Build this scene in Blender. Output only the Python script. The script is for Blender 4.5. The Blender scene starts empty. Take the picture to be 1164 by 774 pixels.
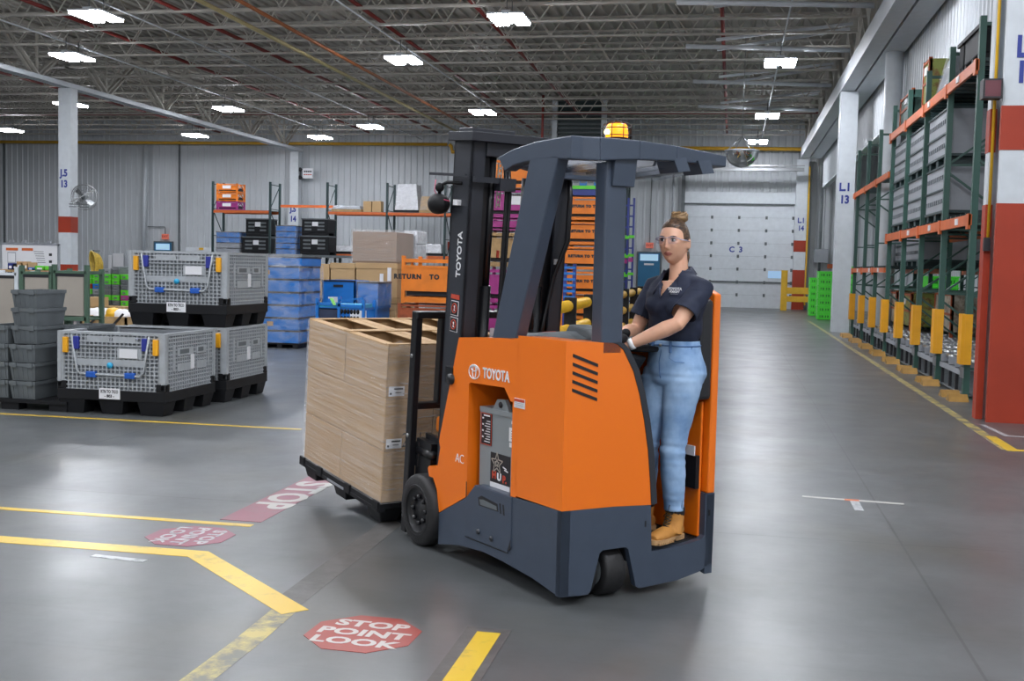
LIGHT, AMB, EXPO = 122.0, .6, 0.0
import bpy, bmesh, random
from math import *
from mathutils import Vector, Matrix, noise
random.seed(7)
COL = bpy.context.scene.collection
R = radians
# ------------------------------------------------------------------ camera
F, YAW, PIT, ROL, HC = 1300.0, .18857, .06433, .02328, 1.6
FW = Vector((-sin(YAW)*cos(PIT), cos(YAW)*cos(PIT), -sin(PIT)))
_r = Vector((cos(YAW), sin(YAW), 0)); _u = _r.cross(FW)
RV = _r*cos(ROL) + _u*sin(ROL); UV = -_r*sin(ROL) + _u*cos(ROL)
cd = bpy.data.cameras.new('camera'); co = bpy.data.objects.new('camera', cd); COL.objects.link(co)
cd.sensor_width = 36; cd.lens = F/1164*36; cd.clip_end = 200; cd.clip_start = .05
co.matrix_world = Matrix(((RV.x, UV.x, -FW.x, 0), (RV.y, UV.y, -FW.y, 0), (RV.z, UV.z, -FW.z, HC), (0, 0, 0, 1)))
bpy.context.scene.camera = co
def at(px, py, Y):
    """point of the vertical plane y = Y that the photograph shows at a pixel"""
    d = FW + RV*((px-582)/F) - UV*((py-387)/F)
    return Vector((0, 0, HC)) + d*(Y/d.y)
# ------------------------------------------------------------------ materials
def hexc(h):
    h = h.lstrip('#'); c = [int(h[i:i+2], 16)/255 for i in (0, 2, 4)]
    return tuple((v/12.92 if v <= .04045 else ((v+.055)/1.055)**2.4) for v in c) + (1,)
def mat(name, col, rough=.5, metal=0., var=.12, scale=6., bump=0., bscale=60., spec=None, emit=None, es=1., coat=0.):
    m = bpy.data.materials.new(name); m.use_nodes = True; nt = m.node_tree; b = nt.nodes['Principled BSDF']
    c = hexc(col) if isinstance(col, str) else col
    b.inputs['Base Color'].default_value = c; b.inputs['Roughness'].default_value = rough; b.inputs['Metallic'].default_value = metal
    if coat: b.inputs['Coat Weight'].default_value = coat; b.inputs['Coat Roughness'].default_value = .12
    if spec is not None: b.inputs['Specular IOR Level'].default_value = spec
    if emit: b.inputs['Emission Color'].default_value = hexc(emit); b.inputs['Emission Strength'].default_value = es
    if var or bump:
        tc = nt.nodes.new('ShaderNodeTexCoord')
    if var:
        n = nt.nodes.new('ShaderNodeTexNoise'); n.inputs['Scale'].default_value = scale; n.inputs['Detail'].default_value = 6
        nt.links.new(tc.outputs['Object'], n.inputs['Vector'])
        r = nt.nodes.new('ShaderNodeValToRGB'); r.color_ramp.elements[0].position = .3; r.color_ramp.elements[1].position = .7
        r.color_ramp.elements[0].color = tuple(v*(1-var) for v in c[:3])+(1,); r.color_ramp.elements[1].color = tuple(min(1, v*(1+var*.6)) for v in c[:3])+(1,)
        nt.links.new(n.outputs['Fac'], r.inputs['Fac']); nt.links.new(r.outputs['Color'], b.inputs['Base Color'])
    if bump:
        n2 = nt.nodes.new('ShaderNodeTexNoise'); n2.inputs['Scale'].default_value = bscale; n2.inputs['Detail'].default_value = 4
        nt.links.new(tc.outputs['Object'], n2.inputs['Vector'])
        bp = nt.nodes.new('ShaderNodeBump'); bp.inputs['Strength'].default_value = bump; bp.inputs['Distance'].default_value = .01
        nt.links.new(n2.outputs['Fac'], bp.inputs['Height']); nt.links.new(bp.outputs['Normal'], b.inputs['Normal'])
    return m
def worn(name, col, under, rough=.45, scale=5., lo=.42, hi=.5, mixlo=0.):
    """paint with worn patches that let the surface below show"""
    m = mat(name, col, rough, var=0); nt = m.node_tree; b = nt.nodes['Principled BSDF']
    tc = nt.nodes.new('ShaderNodeTexCoord'); n = nt.nodes.new('ShaderNodeTexNoise'); n.inputs['Scale'].default_value = scale; n.inputs['Detail'].default_value = 9; n.inputs['Roughness'].default_value = .7
    nt.links.new(tc.outputs['Object'], n.inputs['Vector'])
    r = nt.nodes.new('ShaderNodeValToRGB'); r.color_ramp.elements[0].position = lo; r.color_ramp.elements[1].position = hi
    a, c = hexc(under), hexc(col)
    r.color_ramp.elements[0].color = tuple(a[i]*(1-mixlo)+c[i]*mixlo for i in range(3))+(1,); r.color_ramp.elements[1].color = c
    nt.links.new(n.outputs['Fac'], r.inputs['Fac']); nt.links.new(r.outputs['Color'], b.inputs['Base Color'])
    return m
def film(name, amount=.25, rough=.15, scale=(4, 4, 40), tint='#ffffff', haze=.0, bs=.5):
    """clear plastic film: see-through with glossy wrinkles"""
    m = bpy.data.materials.new(name); m.use_nodes = True; nt = m.node_tree; nt.nodes.clear()
    o = nt.nodes.new('ShaderNodeOutputMaterial'); mx = nt.nodes.new('ShaderNodeMixShader'); tr = nt.nodes.new('ShaderNodeBsdfTransparent')
    p = nt.nodes.new('ShaderNodeBsdfPrincipled'); p.inputs['Base Color'].default_value = hexc(tint); p.inputs['Roughness'].default_value = rough
    tc = nt.nodes.new('ShaderNodeTexCoord'); mp = nt.nodes.new('ShaderNodeMapping'); mp.inputs['Scale'].default_value = scale; mp.inputs['Rotation'].default_value = (0, .18, 0)
    n = nt.nodes.new('ShaderNodeTexNoise'); n.inputs['Scale'].default_value = 3; n.inputs['Detail'].default_value = 6; n.inputs['Distortion'].default_value = .6
    nt.links.new(tc.outputs['Object'], mp.inputs['Vector']); nt.links.new(mp.outputs['Vector'], n.inputs['Vector'])
    bp = nt.nodes.new('ShaderNodeBump'); bp.inputs['Strength'].default_value = bs; bp.inputs['Distance'].default_value = .02
    nt.links.new(n.outputs['Fac'], bp.inputs['Height']); nt.links.new(bp.outputs['Normal'], p.inputs['Normal'])
    r = nt.nodes.new('ShaderNodeMapRange'); r.inputs['From Min'].default_value = .3; r.inputs['From Max'].default_value = .8
    r.inputs['To Min'].default_value = haze; r.inputs['To Max'].default_value = amount+haze
    nt.links.new(n.outputs['Fac'], r.inputs['Value']); nt.links.new(r.outputs['Result'], mx.inputs['Fac'])
    nt.links.new(tr.outputs['BSDF'], mx.inputs[1]); nt.links.new(p.outputs['BSDF'], mx.inputs[2]); nt.links.new(mx.outputs['Shader'], o.inputs['Surface'])
    return m
def clear(name, gloss=.12, tint=(1, 1, 1, 1), rough=.03):
    m = bpy.data.materials.new(name); m.use_nodes = True; nt = m.node_tree; nt.nodes.clear()
    o = nt.nodes.new('ShaderNodeOutputMaterial'); mx = nt.nodes.new('ShaderNodeMixShader'); tr = nt.nodes.new('ShaderNodeBsdfTransparent'); tr.inputs['Color'].default_value = tint
    g = nt.nodes.new('ShaderNodeBsdfGlossy'); g.inputs['Roughness'].default_value = rough; mx.inputs['Fac'].default_value = gloss
    nt.links.new(tr.outputs['BSDF'], mx.inputs[1]); nt.links.new(g.outputs['BSDF'], mx.inputs[2]); nt.links.new(mx.outputs['Shader'], o.inputs['Surface'])
    return m
# ------------------------------------------------------------------ mesh builder
class MB:
    def __init__(s, xf=None): s.bm = bmesh.new(); s.mi = 0; s.xf = xf
    def m(s, i): s.mi = i; return s
    def face(s, vs):
        f = s.bm.faces.new([s.bm.verts.new(v) for v in vs]); f.material_index = s.mi; return s
    def prism(s, bottom, top):
        n = len(bottom); b = [s.bm.verts.new(v) for v in bottom]; t = [s.bm.verts.new(v) for v in top]
        fs = [s.bm.faces.new(b[::-1]), s.bm.faces.new(t)]
        for i in range(n): fs.append(s.bm.faces.new((b[i], b[(i+1) % n], t[(i+1) % n], t[i])))
        for f in fs: f.material_index = s.mi
        return s
    def box(s, x0, x1, y0, y1, z0, z1):
        q = [(x0, y0), (x1, y0), (x1, y1), (x0, y1)]
        return s.prism([(x, y, z0) for x, y in q], [(x, y, z1) for x, y in q])
    def px(s, poly, x0, x1): return s.prism([(x0, a, b) for a, b in poly], [(x1, a, b) for a, b in poly])
    def py(s, poly, y0, y1): return s.prism([(a, y0, b) for a, b in poly], [(a, y1, b) for a, b in poly])
    def pz(s, poly, z0, z1): return s.prism([(a, b, z0) for a, b in poly], [(a, b, z1) for a, b in poly])
    def bar(s, p, q, w, h=None, up=(0, 0, 1)):
        """rectangular bar from p to q, w wide and h deep"""
        h = h or w; p, q = Vector(p), Vector(q); d = (q-p).normalized(); up = Vector(up)
        if abs(d.dot(up)) > .98: up = Vector((1, 0, 0))
        a = d.cross(up).normalized()*w/2; b = a.cross(d).normalized()*h/2
        return s.prism([p+a+b, p-a+b, p-a-b, p+a-b], [q+a+b, q-a+b, q-a-b, q+a-b])
    def rings(s, rings, cap=True, close=False):
        vs = [[s.bm.verts.new(v) for v in r] for r in rings]; n = len(vs[0]); fs = []
        m = len(vs)
        for i in range(m if close else m-1):
            a, b = vs[i], vs[(i+1) % m]
            for j in range(n): fs.append(s.bm.faces.new((a[j], a[(j+1) % n], b[(j+1) % n], b[j])))
        if cap and not close: fs.append(s.bm.faces.new(vs[0][::-1])); fs.append(s.bm.faces.new(vs[-1]))
        for f in fs: f.material_index = s.mi; f.smooth = True
        return s
    def tube(s, pts, r, seg=10, cap=True, close=False, flat=None):
        pts = [Vector(p) for p in pts]; n = len(pts); rs = r if hasattr(r, '__len__') else [r]*n; out = []
        prev = None
        for i, p in enumerate(pts):
            if close: d = pts[(i+1) % n]-pts[i-1]
            else: d = pts[min(i+1, n-1)]-pts[max(i-1, 0)]
            d.normalize()
            if prev is None:
                up = Vector((0, 0, 1)) if abs(d.z) < .9 else Vector((1, 0, 0)); a = d.cross(up).normalized()
            else: a = (prev - d*prev.dot(d)).normalized()
            prev = a; b = d.cross(a)
            rr = rs[i]; ra, rb = rr if hasattr(rr, '__len__') else (rr, rr)
            out.append([p + a*cos(2*pi*k/seg)*ra + b*sin(2*pi*k/seg)*rb for k in range(seg)])
        return s.rings(out, cap, close)
    def cyl(s, p, q, r, seg=16, r2=None): return s.tube([p, q], [r, r2 if r2 is not None else r], seg)
    def lathe(s, prof, c=(0, 0, 0), axis='z', seg=24, cap=False):
        """prof: list of (radius, height)"""
        out = []; c = Vector(c)
        for r, h in prof:
            ring = []
            for k in range(seg):
                a = 2*pi*k/seg; u, v = max(r, 1e-4)*cos(a), max(r, 1e-4)*sin(a)
                ring.append(c + Vector({'z': (u, v, h), 'x': (h, u, v), 'y': (v, h, u)}[axis]))
            out.append(ring)
        return s.rings(out, cap)
    def ball(s, c, r, seg=16, rg=10):
        r = r if hasattr(r, '__len__') else (r, r, r); c = Vector(c)
        return s.rings([[c + Vector((r[0]*sin(pi*i/rg)*cos(2*pi*k/seg), r[1]*sin(pi*i/rg)*sin(2*pi*k/seg), -r[2]*cos(pi*i/rg))) if 0 < i < rg else
                         c + Vector((1e-4*cos(2*pi*k/seg), 1e-4*sin(2*pi*k/seg), -r[2]*cos(pi*i/rg))) for k in range(seg)] for i in range(rg+1)])
    def text(s, body, size, M, bold=0., ext=.0015, align='CENTER', spacing=1., sx=1.):
        """lettering in the local xy plane of M, extruded along its z"""
        c = bpy.data.curves.new('t', 'FONT'); c.body = body; c.size = size; c.extrude = ext; c.offset = bold; c.align_x = align; c.align_y = 'CENTER'
        c.space_character = spacing; c.resolution_u = 3
        o = bpy.data.objects.new('t', c); COL.objects.link(o); dg = bpy.context.evaluated_depsgraph_get(); dg.update()
        me = bpy.data.meshes.new_from_object(o.evaluated_get(dg)); me.transform(M @ Matrix.Diagonal((sx, 1, 1, 1)))
        n0 = len(s.bm.faces); s.bm.from_mesh(me); s.bm.faces.ensure_lookup_table()
        for f in s.bm.faces[n0:]: f.material_index = s.mi
        bpy.data.objects.remove(o); bpy.data.curves.remove(c); bpy.data.meshes.remove(me); return s
    def build_each(s, name, mats, parent=None, **kw):
        """every connected piece becomes an object of its own"""
        seen = set(); out = []
        for f0 in s.bm.faces[:]:
            if f0 in seen: continue
            st, isl = [f0], []; seen.add(f0)
            while st:
                f = st.pop(); isl.append(f)
                for e in f.edges:
                    for g in e.link_faces:
                        if g not in seen: seen.add(g); st.append(g)
            mb = MB(s.xf); mp = {}
            for f in isl:
                nf = mb.bm.faces.new([mp.setdefault(v, mb.bm.verts.new(v.co)) if v not in mp else mp[v] for v in f.verts]); nf.material_index = f.material_index; nf.smooth = f.smooth
            out.append(mb.build(name, mats, parent, **kw))
        s.bm.free(); return out
    def build(s, name, mats, parent=None, smooth=None, bevel=0, loc=None, fixn=True, rotz=0):
        if s.xf: s.bm.transform(s.xf)
        if fixn: bmesh.ops.recalc_face_normals(s.bm, faces=s.bm.faces[:])
        me = bpy.data.meshes.new(name); s.bm.to_mesh(me); s.bm.free()
        for m in (mats if isinstance(mats, (list, tuple)) else [mats]): me.materials.append(m)
        o = bpy.data.objects.new(name, me); COL.objects.link(o); o.parent = parent
        if smooth is not None:
            for p in me.polygons: p.use_smooth = smooth
        if bevel:
            b = o.modifiers.new('bevel', 'BEVEL'); b.width = bevel; b.segments = 2; b.limit_method = 'ANGLE'; b.angle_limit = R(40)
        if loc is not None: o.location = loc
        if rotz: o.rotation_euler.z = rotz
        return o
def tag(o, label=None, cat=None, group=None, kind=None):
    if label: o['label'] = label
    if cat: o['category'] = cat
    if group: o['group'] = group
    if kind: o['kind'] = kind
    return o
def thing(name, label, cat, loc=(0, 0, 0), rz=0, group=None, kind=None):
    o = bpy.data.objects.new(name, None); COL.objects.link(o); o.location = loc; o.rotation_euler.z = rz; o.empty_display_size = .1
    return tag(o, label, cat, group, kind)
def kids(o): return [c for c in bpy.data.objects if c.parent == o]
def dup(src, label, loc=None, rz=None, parent=None, group=None, scale=None):
    c = src.copy(); COL.objects.link(c); c.parent = parent
    if parent is None:
        if label: c['label'] = label
        if group: c['group'] = group
        if loc is not None: c.location = loc
        if rz is not None: c.rotation_euler.z = rz
        if scale is not None: c.scale = scale
    for ch in kids(src): dup(ch, None, parent=c)
    return c
def frame(o, x, y):
    """matrix with origin o, local x along x, local y along y"""
    x = Vector(x).normalized(); y = Vector(y).normalized(); z = x.cross(y)
    return Matrix(((x.x, y.x, z.x, o[0]), (x.y, y.y, z.y, o[1]), (x.z, y.z, z.z, o[2]), (0, 0, 0, 1)))
M = {}
M['white'] = mat('white_paint', '#c9cfd4', .45, var=.06)
M['wallw'] = mat('wall_sheet', '#bdc2c6', .4, var=.06, scale=1.)
M['redp'] = mat('red_paint', '#9c3014', .5, var=.1, scale=2)
M['yellow'] = mat('yellow_paint', '#e0b028', .42, var=.1)
M['yellowp'] = mat('yellow_plastic', '#e8a51c', .4, var=.08)
M['black'] = mat('black_plastic', '#17181b', .55, var=.2, spec=.25)
M['blacks'] = mat('black_steel', '#15161a', .32, var=.2, spec=.5)
M['rubber'] = mat('rubber', '#1b1b1d', .6, var=.25, scale=12, bump=.2)
M['orange'] = mat('truck_orange', '#e97210', .33, var=0, coat=.25)
M['slate'] = mat('slate_paint', '#3d4756', .38, var=.07, scale=9, bump=.06, bscale=220)
M['slated'] = mat('mast_paint', '#2b2e35', .4, var=.1, bump=.05, bscale=200)
M['grey'] = mat('grey_plastic', '#8d9197', .5, var=.08)
M['greyl'] = mat('light_grey_plastic', '#a2a7ab', .45, var=.1, scale=15)
M['dgrey'] = mat('dark_grey_plastic', '#5e6467', .55, var=.2, scale=5)
M['steel'] = mat('steel', '#a8abad', .3, 1., var=.1)
M['green'] = mat('rack_green', '#33534b', .45, var=.15)
M['dkgreen'] = mat('rack_dark_green', '#1f3536', .45, var=.15)
M['rorange'] = mat('rack_orange', '#c8612a', .45, var=.12)
M['oorange'] = mat('steel_rack_orange', '#e07a18', .5, var=.2, scale=3)
M['magenta'] = mat('steel_rack_magenta', '#9c2f7c', .5, var=.15, scale=3)
M['lime'] = mat('lime_plastic', '#58c52c', .45, var=.15, scale=4)
M['blue'] = mat('blue_plastic', '#166fc0', .4, var=.15, scale=3)
M['navy'] = mat('navy_plastic', '#25357f', .4, var=.15)
M['cyan'] = mat('cyan_plastic', '#2aa3d0', .4)
M['card'] = mat('cardboard', '#ad8d64', .75, var=.09, scale=2.5, bump=.1, bscale=30)
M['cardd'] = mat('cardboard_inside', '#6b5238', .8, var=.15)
M['cardt'] = mat('carton_tan', '#b2946a', .75, var=.1, scale=2)
M['brown'] = mat('brown_carton', '#8b7461', .75, var=.08, scale=2)
M['wood'] = mat('pallet_wood', '#a98b60', .75, var=.3, scale=7)
M['label'] = mat('label_white', '#dcdde0', .5, var=0)
M['ink'] = mat('ink_black', '#1c1d22', .5, var=0)
M['inkb'] = mat('ink_blue', '#2b3a8c', .5, var=0)
M['inkr'] = mat('ink_red', '#b4402a', .5, var=0)
M['steelw'] = mat('joist_paint', '#b3afa6', .5, var=.1)
M['pink'] = mat('exit_sign', '#ef8a74', .4, var=0, emit='#f06048', es=.12)
def slotted(name, col):
    """painted rack steel with a column of dark slots along z"""
    m = mat(name, col, .45, var=0); nt = m.node_tree; b = nt.nodes['Principled BSDF']; c = hexc(col)
    tc = nt.nodes.new('ShaderNodeTexCoord'); sp = nt.nodes.new('ShaderNodeSeparateXYZ'); nt.links.new(tc.outputs['Object'], sp.inputs[0])
    def ma(op, a, v=None, c_=None):
        n = nt.nodes.new('ShaderNodeMath'); n.operation = op; nt.links.new(a, n.inputs[0])
        if v is not None: n.inputs[1].default_value = v
        if c_ is not None: nt.links.new(c_, n.inputs[1])
        return n.outputs[0]
    zz = ma('GREATER_THAN', ma('PINGPONG', sp.outputs['Z'], .04), .022)
    yy = ma('LESS_THAN', ma('ABSOLUTE', ma('SUBTRACT', ma('ABSOLUTE', sp.outputs['Y']), .02)), .008)
    f = ma('MULTIPLY', zz, None, yy)
    x = nt.nodes.new('ShaderNodeMix'); x.data_type = 'RGBA'; nt.links.new(f, x.inputs['Factor']); x.inputs['A'].default_value = c; x.inputs['B'].default_value = tuple(v*.25 for v in c[:3])+(1,)
    nt.links.new(x.outputs['Result'], b.inputs['Base Color']); return m
M['greenslot'] = slotted('rack_green_slotted', '#35584f')
M['tan'] = mat('tan_panel', '#9d968c', .6, var=.12, scale=2)
M['film'] = film('stretch_film', .30, .14, (.6, 3, 22), haze=.05, bs=1.)
M['filmm'] = film('pallet_film', .34, .18, (1.4, 1.4, 2.6), tint='#e8ecf2', haze=.0, bs=1.)
# ------------------------------------------------------------------ setting
XL, XR, YB, ZC = -46., 10., 52.7, 8.45
def floor_material():
    m = mat('concrete', '#6f7376', .3, var=0); nt = m.node_tree; b = nt.nodes['Principled BSDF']
    tc = nt.nodes.new('ShaderNodeTexCoord')
    def N(scale, det=8, rough=.6, vec=None, dist=0.):
        n = nt.nodes.new('ShaderNodeTexNoise'); n.inputs['Scale'].default_value = scale; n.inputs['Detail'].default_value = det; n.inputs['Roughness'].default_value = rough; n.inputs['Distortion'].default_value = dist
        nt.links.new(vec or tc.outputs['Object'], n.inputs['Vector']); return n.outputs['Fac']
    def ramp(f, a, b_, c0, c1):
        r = nt.nodes.new('ShaderNodeValToRGB'); r.color_ramp.elements[0].position = a; r.color_ramp.elements[1].position = b_
        r.color_ramp.elements[0].color = c0; r.color_ramp.elements[1].color = c1; nt.links.new(f, r.inputs['Fac']); return r.outputs['Color']
    def mul(a, c, fac=1.):
        x = nt.nodes.new('ShaderNodeMix'); x.data_type = 'RGBA'; x.blend_type = 'MULTIPLY'; x.inputs['Factor'].default_value = fac
        nt.links.new(a, x.inputs['A']); nt.links.new(c, x.inputs['B']); return x.outputs['Result']
    base = ramp(N(.35, 6), .3, .7, hexc('#4c4f50'), hexc('#5b5e60'))
    fine = ramp(N(3.2, 10, .7, dist=.5), .3, .72, (.84, .835, .815, 1), (1.06, 1.06, 1.06, 1))
    mp = nt.nodes.new('ShaderNodeMapping'); mp.inputs['Scale'].default_value = (.12, 5, 1); mp.inputs['Rotation'].default_value = (0, 0, .3); nt.links.new(tc.outputs['Object'], mp.inputs['Vector'])
    scr = ramp(N(3., 10, .75, mp.outputs['Vector'], .3), .36, .47, (.90, .90, .90, 1), (1, 1, 1, 1))
    brn = ramp(N(.8, 5, .5), .52, .7, (1, 1, 1, 1), (.95, .88, .76, 1))
    c = mul(mul(mul(base, fine), scr), brn)
    # saw-cut joints
    sep = nt.nodes.new('ShaderNodeSeparateXYZ'); nt.links.new(tc.outputs['Object'], sep.inputs[0])
    def joint(out, off, per, w):
        a = nt.nodes.new('ShaderNodeMath'); a.operation = 'SUBTRACT'; nt.links.new(out, a.inputs[0]); a.inputs[1].default_value = off
        k = nt.nodes.new('ShaderNodeMath'); k.operation = 'PINGPONG'; nt.links.new(a.outputs[0], k.inputs[0]); k.inputs[1].default_value = per/2
        l = nt.nodes.new('ShaderNodeMath'); l.operation = 'GREATER_THAN'; nt.links.new(k.outputs[0], l.inputs[0]); l.inputs[1].default_value = w; return l.outputs[0]
    j1 = joint(sep.outputs['X'], 1.05, 6.4, .007); j2 = joint(sep.outputs['Y'], 7.06, 6.55, .006)
    mn = nt.nodes.new('ShaderNodeMath'); mn.operation = 'MINIMUM'; nt.links.new(j1, mn.inputs[0]); nt.links.new(j2, mn.inputs[1])
    x = nt.nodes.new('ShaderNodeMix'); x.data_type = 'RGBA'; nt.links.new(mn.outputs[0], x.inputs['Factor']); x.inputs['A'].default_value = hexc('#3a3c3d'); nt.links.new(c, x.inputs['B'])
    nt.links.new(x.outputs['Result'], b.inputs['Base Color'])
    rr = nt.nodes.new('ShaderNodeMapRange'); nt.links.new(N(1.1, 8, .65), rr.inputs['Value']); rr.inputs['From Min'].default_value = .3; rr.inputs['From Max'].default_value = .7
    rr.inputs['To Min'].default_value = .28; rr.inputs['To Max'].default_value = .40; nt.links.new(rr.outputs['Result'], b.inputs['Roughness'])
    bp = nt.nodes.new('ShaderNodeBump'); bp.inputs['Strength'].default_value = .03; bp.inputs['Distance'].default_value = .01; nt.links.new(N(1.2, 2), bp.inputs['Height']); nt.links.new(bp.outputs['Normal'], b.inputs['Normal'])
    b.inputs['Specular IOR Level'].default_value = .62
    return m
def struct(o): o['kind'] = 'structure'; return o
struct(MB().box(XL, XR, -8, YB+.3, -.2, 0).build('floor', floor_material()))
def sheet(x0, x1, z0, z1, y, pitch=.3, d=.035):
    """ribbed wall sheet facing -y"""
    mb = MB(); x = x0; pts = []
    while x < x1:
        pts += [(x, y), (x+pitch*.62, y), (x+pitch*.70, y-d), (x+pitch*.92, y-d)]; x += pitch
    pts.append((x1, y)); pts = [p for p in pts if p[0] <= x1+1e-6]
    for a, b in zip(pts, pts[1:]): mb.face([(a[0], a[1], z0), (b[0], b[1], z0), (b[0], b[1], z1), (a[0], a[1], z1)])
    mb.box(x0, x1, y+.04, y+.2, z0, z1); return mb
mb = sheet(XL, -2.35, 0, ZC+.2, YB); mb2 = sheet(-2.35, 2.75, 4.95, ZC+.2, YB-.02); mb3 = sheet(2.75, XR, 0, ZC+.2, YB)
struct(mb.build('wall_back', M['wallw'], fixn=False)); struct(mb2.build('wall_back_over_door', M['wallw'], fixn=False)); struct(mb3.build('wall_back_right', M['wallw'], fixn=False))
mb = sheet(8, YB, 0, ZC+2.2, 0)
o = mb.build('wall_right', M['wallw'], fixn=False); o.rotation_euler.z = R(-90); o.location = (XR-1.2, YB+8, 0); struct(o)
mb = sheet(14.2, 51.5, 5.38, ZC+.0, 0); o = mb.build('wall_upper_right', M['wallw'], fixn=False); o.rotation_euler.z = R(-90); o.location = (3.72, 65.7, 0); struct(o)
struct(MB().box(3.7, 3.9, 14.2, 51.5, 5.33, 5.379).build('trim_3', M['white']))
struct(MB().box(XL-.2, XL, 8, YB, 0, ZC).build('wall_left', M['wallw']))
# ribbed roof deck
mb = MB(); x = XL; pts = []
while x < XR+6: pts += [(x, ZC), (x+.16, ZC), (x+.18, ZC+.06), (x+.30, ZC+.06)]; x += .32
for a, b in zip(pts, pts[1:]): mb.face([(a[0], 12, a[1]), (a[0], YB+.2, a[1]), (b[0], YB+.2, b[1]), (b[0], 12, b[1])])
mb.box(XL, XR+6, 12, YB+.2, ZC+.08, ZC+.2)
M['deck'] = mat('deck_paint', '#a5a198', .55, var=.1, scale=1)
struct(mb.build('ceiling', M['deck'], fixn=False))
# trims where wall sheets join
for i, px in enumerate((5, 204)):
    p = at(px, 200, YB-.06); struct(MB().box(p.x-.04, p.x+.04, YB-.1, YB-.02, 0, 7.4).build('trim_%d' % (i+1), M['dgrey']))
# ------------------------------------------------------------------ roof joists
def joist_mesh(L, n, zb=7.5, zt=8.4):
    mb = MB()
    for dy in (-.035, .035):
        mb.box(0, L, dy-.03, dy+.03, zb, zb+.045); mb.box(0, L, dy-.035, dy+.035, zt-.05, zt)
    for i in range(n):
        x0 = L*i/n; x1 = L*(i+.5)/n; x2 = L*(i+1)/n
        mb.bar((x0, 0, zt-.03), (x1, 0, zb+.03), .03); mb.bar((x1, 0, zb+.03), (x2, 0, zt-.03), .03)
    return mb
jA = jB = None
ys = [y for y in [13.4+1.784*k for k in range(23)] if 20 < y < YB-.3]
for k, y in enumerate(ys):
    for span, (x0, L, n) in enumerate(((-20.6, 23.4, 20), (-45.8, 25, 21))):
        src = (jA, jB)[span]
        if src is None:
            src = joist_mesh(L, n).build('roof_joist', M['steelw'], loc=(x0, y, 0))
            tag(src, ('white open-web steel roof joist between the two column rows' if span == 0 else 'white open-web steel roof joist left of the fan column row'), 'roof joist', 'roof joists over the right span' if span == 0 else 'roof joists over the left span')
            if span == 0: jA = src
            else: jB = src
        else:
            c = src.copy(); COL.objects.link(c); c.location = (x0, y, 0)
# girders along the two column rows
def girder(x, y0, y1, label, box=False):
    g = thing('roof_girder', label, 'roof girder', (x, 0, 0))
    mb = MB()
    for dx in (-.11, .11): mb.box(dx-.07, dx+.07, y0, y1, 6.85, 6.97)
    mb.box(-.2, .2, y0, y1, 6.965, 6.985); mb.build('bottom_chord', M['white'], g)
    MB().box(-.16, .16, y0, y1, 8.28, 8.42).build('top_chord', M['steelw'], g)
    n = int((y1-y0)/1.784*.5); mb = MB()
    for i in range(n):
        a = y0+(y1-y0)*i/n; b = y0+(y1-y0)*(i+.5)/n; c = y0+(y1-y0)*(i+1)/n
        for dx in (-.09, .09):
            mb.bar((dx, a+.02, 8.3), (dx, b-.02, 6.95), .1, .05); mb.bar((dx, b+.02, 6.95), (dx, c-.02, 8.3), .1, .05)
        mb.bar((0, b, 6.95), (0, b, 8.3), .07)
    mb.build_each('web_brace', M['steelw'], g); return g
girder(-20.6, 14, YB-.3, 'deep white truss girder over the column with the fan')
gR = thing('roof_beam', 'wide white box beam running over the right column row', 'roof beam', (0, 0, 0))
MB().box(2.75, 3.12, 13, 51.6, 6.62, 7.05).build('box_beam', M['white'], gR)
MB().box(3.16, 3.62, 13, 51.6, 6.6, 6.98).build('side_beam', M['white'], gR)
MB().box(2.8, 3.5, 13, YB-.3, 8.28, 8.42).build('top_chord', M['steelw'], gR)
mb = MB()
for i in range(12):
    a = 14+i*3.2
    mb.bar((2.95, a, 8.3), (2.95, a+1.6, 7.05), .1, .06); mb.bar((2.95, a+1.6, 7.05), (2.95, a+3.2, 8.3), .1, .06)
mb.build_each('web_brace', M['steelw'], gR)
for k, y in enumerate((25.6, 30.6, 36.2, 41.6)):
    g = thing('knee_brace', 'slanted white roof brace pair by the right column row, %s' % ('nearest of four', 'second nearest of four', 'third nearest of four', 'farthest of four')[k], 'roof brace', (0, y, 0), group='slanted roof braces')
    for dy in (-.3, .3): MB().bar((2.75, dy, 7.9), (-.6, dy*2.2-.3, 7.42), .09, .07).build('brace', M['white'], g)
    MB().cyl((2.75, 0, 7.3), (-1.4, 0, 7.45), .06, 10).build('cross_pipe', M['white'], g)
# ------------------------------------------------------------------ columns
def digits(mb, s, size, o, x, y=(0, 0, 1), sp=1.): mb.text(s, size, frame(o, x, y), bold=size*.045, ext=.003, spacing=sp, sx=.85)
def column(name, label, x0, x1, y0, y1, z1, t1, t2, zt, bands, txt='#'):
    c = thing(name, label, 'column', ((x0+x1)/2, (y0+y1)/2, 0))
    w, d = (x1-x0)/2, (y1-y0)/2
    MB().box(-w, w, -d, d, 0, z1).build('column_shaft', M['white'], c)
    for a, b in bands: MB().box(-w-.006, w+.006, -d-.006, d+.006, a, b).build('red_band', M['redp'], c)
    mb = MB(); s = .3
    digits(mb, t1, s, (-.02 if txt == '#' else txt, -d-.004, zt+.17), (1, 0, 0)); digits(mb, t2, s, (-.02 if txt == '#' else txt, -d-.004, zt-.17), (1, 0, 0))
    mb.build('column_number', M['inkb'], c); return c
cJ = column('steel_column', 'white column with a red band and a fan, marked J.5 13', -20.87, -20.45, 32.8, 33.2, 6.85, 'J.5', '13', 4.03, [(0, 1.35), (2.35, 2.85)], -.02)
tag(dup(cJ, 'white column against the back wall behind the rack, marked J.5 14', (-20.72, 52.25, 0)))
mb = MB(); mb.box(-.25, .25, -.06, .02, 3.1, 4.2); o = mb.build('sign_plate', M['white'], None)
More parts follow.
